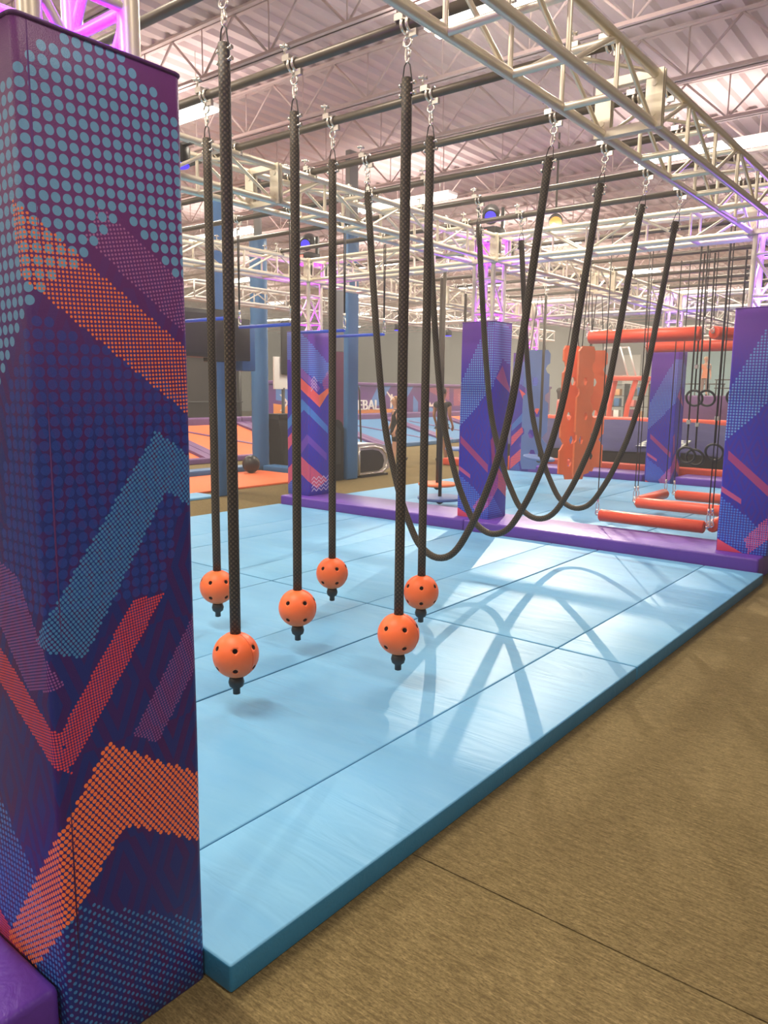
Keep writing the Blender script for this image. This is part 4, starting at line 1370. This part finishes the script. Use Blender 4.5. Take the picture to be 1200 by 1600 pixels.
po = [(10.85, .04), (11.62, .04), (11.78, .12), (11.84, .3), (11.78, .46), (11.62, .58), (11.35, .63), (10.85, .63)]
fx = lambda p, q, h: Vector((h, p, q))
MB().prism(po, -9.9, -9.28, fx).build('shell', 'silver', t)
MB().prism([(11.0+(p-11.0)*0.72, .10+(q-.04)*0.70) for p, q in po], -9.28, -9.262, fx).build('side_panel', 'black', t)
MB().tube([fx(11.0+(p-11.0)*0.86, .06+(q-.04)*0.86, -9.27) for p, q in po], 0.022, 6, closed=True).build('side_trim', 'chrome', t)
MB().box((-9.92, 10.9, 0), (-9.24, 11.7, 0.04)).build('foot_plate', 'black', t)
t = thing('hoop_frame', 'black tube arch standing on the carpet left of the walking girl', 'frame', (-12.4, 14.2, 0))
MB().tube([(-12.4, 13.65, 0), (-12.4, 13.7, 1.6), (-12.4, 13.78, 1.74), (-12.4, 14.1, 1.84), (-12.4, 14.45, 1.74), (-12.4, 14.53, 1.6), (-12.4, 14.62, 0)], 0.022, 8).build('tube', 'black', t)
for y in (13.65, 14.62):
    MB().cyl((-12.4, y, 0), (-12.4, y, 0.02), 0.06, 10).build('foot', 'black', t)
t = thing('target_game', 'black target panel with red rings over a white board, left of the zigzag pillar top', 'game', (-13, 13, 1.6))
MB().box((-13.1, 12.3, 1.62), (-13.05, 13.5, 2.35), 0.01).build('board', 'white', t)
MB().box((-13.04, 12.48, 1.95), (-12.96, 13.8, 3.15), 0.03).build('panel', 'black', t)
for r in (0.2, 0.36):
    MB().torus((-12.955, 13.05, 2.55), r, 0.03, RY, 24, 6).build('ring', 'maroon', t)
MB().cyl((-13.08, 12.6, 0), (-13.08, 12.6, 1.65), 0.04, 8).build('stand', 'black', t)
MB().cyl((-13.08, 13.4, 0), (-13.08, 13.4, 1.65), 0.04, 8).build('stand', 'black', t)

# airbag in the rear
t = thing('air_bag', 'big navy landing air bag with black front behind the rear purple step', 'air bag', (-5, 17, 0))
MB().box((-9.55, 14.75, 0.0), (-0.4, 19.2, 0.50), 0.05).build('side_wall', 'black_cloth', t)
mb = MB()
nx_, ny_ = 40, 14
vs = []
for j in range(ny_+1):
    for i in range(nx_+1):
        x = -9.68+9.43*i/nx_
        y = 14.70+4.55*j/ny_
        z = 0.50+0.42*(j/ny_)**0.8+0.035*math.sin(x*2.3+j*0.9)*math.sin(j*0.7+x)
        vs.append((x, y, z))
mb.add(vs, [(j*(nx_+1)+i, j*(nx_+1)+i+1, (j+1)*(nx_+1)+i+1, (j+1)*(nx_+1)+i) for j in range(ny_) for i in range(nx_)], True)
mb.build('top_sheet', 'navy_bag', t)
k = NT('checked_net', 0.7)
o_ = k.obj()
ck = k.n.new('ShaderNodeTexChecker')
k.t.links.new(k.mapping(o_, (9, 9, 9), (0, 0, 0.5)), ck.inputs[0])
ck.inputs['Scale'].default_value = 1.0
ck.inputs[1].default_value = rgb(206, 214, 196)
ck.inputs[2].default_value = rgb(60, 60, 110)
k.color(ck.outputs[0])
MT['check'] = k.m
for a, b in ((-5.6, -4.75), (-3.9, -2.6)):
    MB().obox(((a+b)/2, 15.35, 0.645), (b-a, 0.75, 0.02), Matrix.Rotation(0.16, 3, 'X')).build('checked_net', 'check', t)
box_thing('edge_pad', 'long orange pad along the back of the navy air bag', 'pad', (-12.5, 19.5, 0), (-3.2, 19.9, 1.0), 'orange_pad', 0.05)
box_thing('edge_pad', 'orange upright pad right of the man in yellow shorts', 'pad', (-11.9, 18.6, 0), (-10.9, 19.0, 0.62), 'orange_pad', 0.04)
box_thing('edge_pad', 'low orange pad on the carpet right of the walking man', 'pad', (-9.6, 14.1, 0), (-8.6, 14.5, 0.16), 'orange_pad', 0.03)

# raised deck with stand, shelf, railing
box_thing('deck', 'pale raised deck far behind the air bag under the orange stand', 'deck', (-13.3, 24.0, 0), (-7.2, 33.0, 0.55), 'pale_floor', 0.02)
t = thing('orange_stand', 'orange padded frame carrying a pale screen cage on the far deck', 'stand', (-10.2, 25.2, 0.55))
for x, x2, y in ((-10.75, -10.55, 25.0), (-9.75, -9.45, 25.0), (-10.75, -10.55, 26.0), (-9.75, -9.45, 26.0)):
    MB().tube([(x, y, 0.55), ((x*0.8+x2*0.2), y, 1.2), (x2, y, 2.05)], 0.085, 10).build('leg', 'orange_pad', t)
MB().box((-10.75, 24.85, 2.03), (-9.25, 26.15, 2.17), 0.04).build('top', 'orange_pad', t)
for x, dx in ((-10.6, 0.0), (-9.45, -0.30), (-9.72, -0.3)):
    MB().tube([(x, 24.95, 2.17), (x+dx, 24.95, 3.1)], 0.03, 6).build('screen_post', 'white', t)
MB().box((-10.6, 24.93, 3.07), (-9.75, 24.97, 3.12)).build('screen_rail', 'white', t)
MB().prism([(-10.58, 2.2), (-9.75, 2.2), (-10.02, 3.05), (-10.58, 3.05)], 24.96, 24.98, lambda p, q, h: Vector((p, h, q))).build('screen', 'grey_panel', t)
t = thing('shelf_rack', 'black shelf rack full of small goods on the far deck', 'shelf', (-10.9, 28, 0.55))
for x in (-11.7, -10.9, -10.0):
    MB().box((x-0.03, 27.8, 0.55), (x+0.03, 28.2, 1.95)).build('post', 'black', t)
for z in (0.72, 1.12, 1.52, 1.92):
    MB().box((-11.72, 27.8, z-0.02), (-9.98, 28.2, z)).build('shelf_board', 'black', t)
pal = ['pink', 'white', 'maroon', 'wood', 'grey_cloth', 'blue_pad']
nmc = ['pink', 'white', 'maroon', 'tan', 'grey', 'blue']
q = 0
for z, zn in ((0.72, 'bottom'), (1.12, 'middle'), (1.52, 'top')):
    for i, x in enumerate((-11.5, -11.22, -10.66, -10.36)):
        box_thing('carton', '%s carton on the %s shelf of the far rack, %s from the left' % (nmc[q % 6], zn, ordn[i]), 'carton', (x-0.10, 27.85, z), (x+0.10, 28.1, z+0.24+0.03*(q % 3)), pal[q % 6], 0.01, 'goods on the far shelf rack')
        q += 1
t = thing('railing', 'black metal railing on the far deck right of the orange stand', 'railing', (-8.6, 27.5, 0.55))
for i in range(6):
    MB().cyl((-9.7+0.46*i, 27.5, 0.55), (-9.7+0.46*i, 27.5, 1.95), 0.025, 6).build('post', 'black', t)
for z in (1.95, 1.55, 1.15):
    MB().cyl((-9.75, 27.5, z), (-7.35, 27.5, z), 0.02, 6).build('rail', 'black', t)
t = thing('crate', 'small pale wooden crate on the far deck by the railing', 'crate', (-9.35, 26.6, 0.55))
for z in (0.58, 0.68, 0.78):
    MB().box((-9.5, 26.5, z), (-9.15, 26.53, z+0.06)).build('slat', 'wood', t)
    MB().box((-9.5, 26.77, z), (-9.15, 26.80, z+0.06)).build('slat', 'wood', t)
for x in (-9.5, -9.18):
    MB().box((x, 26.53, 0.55), (x+0.03, 26.77, 0.85)).build('end_panel', 'wood', t)
t = thing('stage_platform', 'purple padded platform carrying a child, far right behind the gym rings', 'platform', (-4.8, 23, 0))
MB().box((-7.0, 22.0, 0.78), (-2.6, 25.0, 1.57), 0.03).build('front_pad', 'mauve_pad', t)
MB().box((-7.0, 21.9, 0.48), (-2.6, 25.0, 0.775), 0.03).build('orange_band', 'orange_pad', t)
MB().box((-7.0, 21.8, 0.0), (-2.6, 25.0, 0.475), 0.03).build('base_pad', 'mauve_pad', t)
t = thing('railing', 'thin dark handrail along the back of the purple platform', 'railing', (-4.8, 24.8, 1.57))
for x in (-6.9, -5.8, -4.7, -3.6, -2.7):
    MB().cyl((x, 24.85, 1.57), (x, 24.85, 2.05), 0.02, 6).build('post', 'black', t)
for z in (1.8, 2.05):
    MB().cyl((-6.95, 24.85, z), (-2.65, 24.85, z), 0.018, 6).build('rail', 'black', t)

# ================================================================== people
def skin_mesh(name, nodes, edges, root, levels=2, mat=None, parent=None, M4=None):
    me = bpy.data.meshes.new(name)
    keys = list(nodes)
    ix = {k_: i for i, k_ in enumerate(keys)}
    me.from_pydata([nodes[k_][0] for k_ in keys], [(ix[a], ix[b]) for a, b in edges], [])
    ob = bpy.data.objects.new(name, me)
    COL.objects.link(ob)
    md = ob.modifiers.new('s', 'SKIN')
    md.use_smooth_shade = True
    md.branch_smoothing = 0.6
    sv = me.skin_vertices[0].data
    for k_ in keys:
        r = nodes[k_][1]
        sv[ix[k_]].radius = r if isinstance(r, tuple) else (r, r)
        sv[ix[k_]].use_root = (k_ == root)
    sb = ob.modifiers.new('d', 'SUBSURF')
    sb.levels = levels
    sb.render_levels = levels
    me2 = bpy.data.meshes.new_from_object(ob.evaluated_get(bpy.context.evaluated_depsgraph_get()))
    bpy.data.objects.remove(ob)
    for p in me2.polygons:
        p.use_smooth = True
    if M4 is not None:
        me2.transform(M4)
    o = put(name, me2, mat, parent)
    return o

def person(lb, base, heading, H, legs, arms, skin='skin', top='black_cloth', bottom='black_cloth', hair='hair_brown', longhair=True, shoes='black', sleeve=0.45, short=0.75, turn=0.0, female=True):
    """heading: world angle of the direction the person faces; legs: (fwd knee, fwd ankle, up ankle) per side; arms: (fwd elbow, fwd wrist) per side"""
    t = thing('person', lb, 'person', base)
    M4 = Matrix.Diagonal((H, H, H, 1))
    Rz = Matrix.Rotation(heading-math.pi/2, 4, 'Z')
    M4 = Rz @ M4
    sh = 0.100 if female else 0.115
    hp = 0.052
    N = {'pel': ((0, 0, .53), (.072, .060)), 'wai': ((0, .004, .61), (.062, .05)), 'che': ((0, .0, .73), (.078, .058)), 'ncb': ((0, -.006, .815), (.040, .036)), 'nck': ((0, .0, .862), (.030, .030)),
         'hd0': ((0, .012, .895), (.040, .046)), 'hd1': ((0, .008, .945), (.048, .056)), 'hd2': ((0, .0, .982), (.036, .042))}
    E_ = [('pel', 'wai'), ('wai', 'che'), ('che', 'ncb'), ('ncb', 'nck'), ('nck', 'hd0'), ('hd0', 'hd1'), ('hd1', 'hd2')]
    for si, s in ((0, -1), (1, 1)):
        kf, af, au = legs[si]
        ef, wf = arms[si]
        N['hip%d' % si] = ((s*hp, 0, .49), (.052, .055))
        N['thi%d' % si] = ((s*hp*1.05, kf*0.5, .40), (.046, .048))
        N['kne%d' % si] = ((s*hp, kf, .285), (.031, .033))
        N['cal%d' % si] = ((s*hp, kf*.6+af*.4-.006, .205+au*.35), (.031, .034))
        N['ank%d' % si] = ((s*hp, af, .045+au), (.019, .021))
        N['toe%d' % si] = ((s*hp*1.1, af+.085, .020+au*0.3), (.021, .016))
        E_ += [('pel', 'hip%d' % si), ('hip%d' % si, 'thi%d' % si), ('thi%d' % si, 'kne%d' % si), ('kne%d' % si, 'cal%d' % si), ('cal%d' % si, 'ank%d' % si), ('ank%d' % si, 'toe%d' % si)]
        N['sho%d' % si] = ((s*sh, 0, .795), (.036, .036))
        N['uar%d' % si] = ((s*(sh+.012), ef*.5, .71), (.029, .029))
        N['elb%d' % si] = ((s*(sh+.02), ef, .628), (.022, .022))
        N['wri%d' % si] = ((s*(sh+.022), wf, .50+abs(wf-ef)*.25), (.015, .017))
        zp = .47+abs(wf-ef)*.25
        N['pal%d' % si] = ((s*(sh+.022), wf+.006, zp), (.011, .020))
        E_ += [('che', 'sho%d' % si), ('sho%d' % si, 'uar%d' % si), ('uar%d' % si, 'elb%d' % si), ('elb%d' % si, 'wri%d' % si), ('wri%d' % si, 'pal%d' % si)]
        for f in range(4):
            ln = (.040, .046, .043, .034)[f]
            yy = wf+.020-.0115*f
            N['f%da%d' % (f, si)] = ((s*(sh+.021), yy+.002, zp-.022), .0058)
            N['f%db%d' % (f, si)] = ((s*(sh+.014), yy+.003, zp-.022-ln*.9), .0046)
            E_ += [('pal%d' % si, 'f%da%d' % (f, si)), ('f%da%d' % (f, si), 'f%db%d' % (f, si))]
        N['tha%d' % si] = ((s*(sh+.016), wf+.030, zp-.004), .0064)
        N['thb%d' % si] = ((s*(sh+.012), wf+.036, zp-.030), .0052)
        E_ += [('pal%d' % si, 'tha%d' % si), ('tha%d' % si, 'thb%d' % si)]
    body = skin_mesh('body', N, E_, 'pel', 2, skin, t, M4)
    # clothing follows the same joints, slightly larger
    def grow(key, g):
        p, r = N[key]
        return (p, tuple(q+g for q in r))
    def lerp(a, b, f, g):
        pa, ra = N[a]
        pb, rb = N[b]
        return (tuple(x*(1-f)+y*f for x, y in zip(pa, pb)), tuple(x*(1-f)+y*f+g for x, y in zip(ra, rb)))
    Tn = {'hem': ((0, .0, .51), (.080, .068)), 'pel': grow('pel', .014), 'wai': grow('wai', .012), 'che': grow('che', .011), 'ncb': grow('ncb', .009)}
    Te = [('hem', 'pel'), ('pel', 'wai'), ('wai', 'che'), ('che', 'ncb')]
    for si in (0, 1):
        Tn['sho%d' % si] = grow('sho%d' % si, .010)
        Tn['slv%d' % si] = lerp('sho%d' % si, 'elb%d' % si, max(.25, sleeve), .012)
        Te += [('che', 'sho%d' % si), ('sho%d' % si, 'slv%d' % si)]
    skin_mesh('shirt', Tn, Te, 'pel', 2, top, t, M4)
    Bn = {'wst': ((0, .002, .575), (.066, .054)), 'pel': ((0, 0, .515), (.074, .062))}
    Be = [('wst', 'pel')]
    for si in (0, 1):
        Bn['hip%d' % si] = grow('hip%d' % si, .011)
        Bn['thi%d' % si] = lerp('hip%d' % si, 'kne%d' % si, short*0.55, .011)
        Bn['hem%d' % si] = lerp('hip%d' % si, 'kne%d' % si, short, .013) if short <= 1 else lerp('kne%d' % si, 'ank%d' % si, short-1, .012)
        Be += [('pel', 'hip%d' % si), ('hip%d' % si, 'thi%d' % si)]
        if short > 1:
            Bn['kk%d' % si] = grow('kne%d' % si, .011)
            Be += [('thi%d' % si, 'kk%d' % si), ('kk%d' % si, 'hem%d' % si)]
        else:
            Be += [('thi%d' % si, 'hem%d' % si)]
    skin_mesh('shorts' if short <= 1 else 'trousers', Bn, Be, 'pel', 2, bottom, t, M4)
    for si in (0, 1):
        Sn = {'a': grow('ank%d' % si, .004), 'm': lerp('ank%d' % si, 'toe%d' % si, .5, .006), 't': grow('toe%d' % si, .006), 'h': ((N['ank%d' % si][0][0], N['ank%d' % si][0][1]-.022, N['ank%d' % si][0][2]-.020), (.022, .018))}
        Sn['a'] = ((Sn['a'][0][0], Sn['a'][0][1], Sn['a'][0][2]-.012), Sn['a'][1])
        skin_mesh('shoe', Sn, [('a', 'm'), ('m', 't'), ('a', 'h')], 'a', 1, shoes, t, M4)
    # hair cap, face
    def w(p):
        return M4 @ Vector(p)
    hm = MB()
    hc = Vector((0, -.010, .955))
    hm.ball((0, 0, 0), 1.0, 18, 12)
    for v_ in hm.v:
        cut = v_.y > .35 and v_.z < .55
        q_ = Vector((v_.x*.056, v_.y*.062, v_.z*.052))
        if cut:
            q_.y *= .35
        if longhair and v_.z < -.1 and v_.y < .35:
            q_.z *= 3.2
            q_.y = q_.y*.55-.012
        v_.xyz = w(hc+q_)+Vector(base)
    hm.build('hair', hair, t)
    fm_ = MB()
    for s in (-1, 1):
        fm_.ball(w((s*.018, .058, .938))+Vector(base), .006*H, 8, 6)
    fm_.build('eye', 'black', t)
    MB().ball(w((0, .066, .922))+Vector(base), .009*H, 8, 6, (1, 1, 1.3)).build('nose', skin, t)
    MB().ball(w((0, .056, .902))+Vector(base), .010*H, 8, 6, (1.5, .6, .35)).build('mouth', 'pink', t)
    for s in (-1, 1):
        MB().ball(w((s*.049, .006, .93))+Vector(base), .011*H, 8, 6, (.5, .8, 1.3)).build('ear', skin, t)
    return t
LEFT = math.atan2(-0.62, -0.78)
person('girl with long brown hair in black top and shorts walking left on the carpet', (-10.20, 13.15, 0), LEFT+0.15, 1.50, [(.02, .03, 0.0), (-.02, -.17, .075)], [(-.03, .03), (.03, .08)], top='black_cloth', bottom='black_cloth', hair='hair_brown')
person('man in black t-shirt and yellow patterned shorts standing with his back to the camera', (-10.0, 14.65, 0), math.atan2(.9, .1), 1.70, [(.01, -.01, 0.0), (.0, .03, 0.0)], [(-.02, .03), (-.01, .05)], skin='skin2', bottom='yellow', hair='hair_dark', longhair=False, short=.95, female=False)
person('woman with long dark hair in a pink top standing behind the rear pillar', (-9.88, 20.4, 0), math.atan2(.55, .8), 1.74, [(.01, 0, 0.0), (0, .03, 0.0)], [(-.02, .04), (-.02, .04)], top='pink', bottom='grey_cloth', hair='hair_dark', short=.85, sleeve=.4)
person('child with blond hair in an orange shirt standing on the purple platform', (-6.62, 22.7, 1.57), math.atan2(-.8, .5), 1.08, [(.03, .03, 0.0), (-.01, -.04, 0.0)], [(0, .06), (0, .06)], top='orange_cloth', bottom='khaki', hair='hair_blond', longhair=False, sleeve=.6, short=1.8)
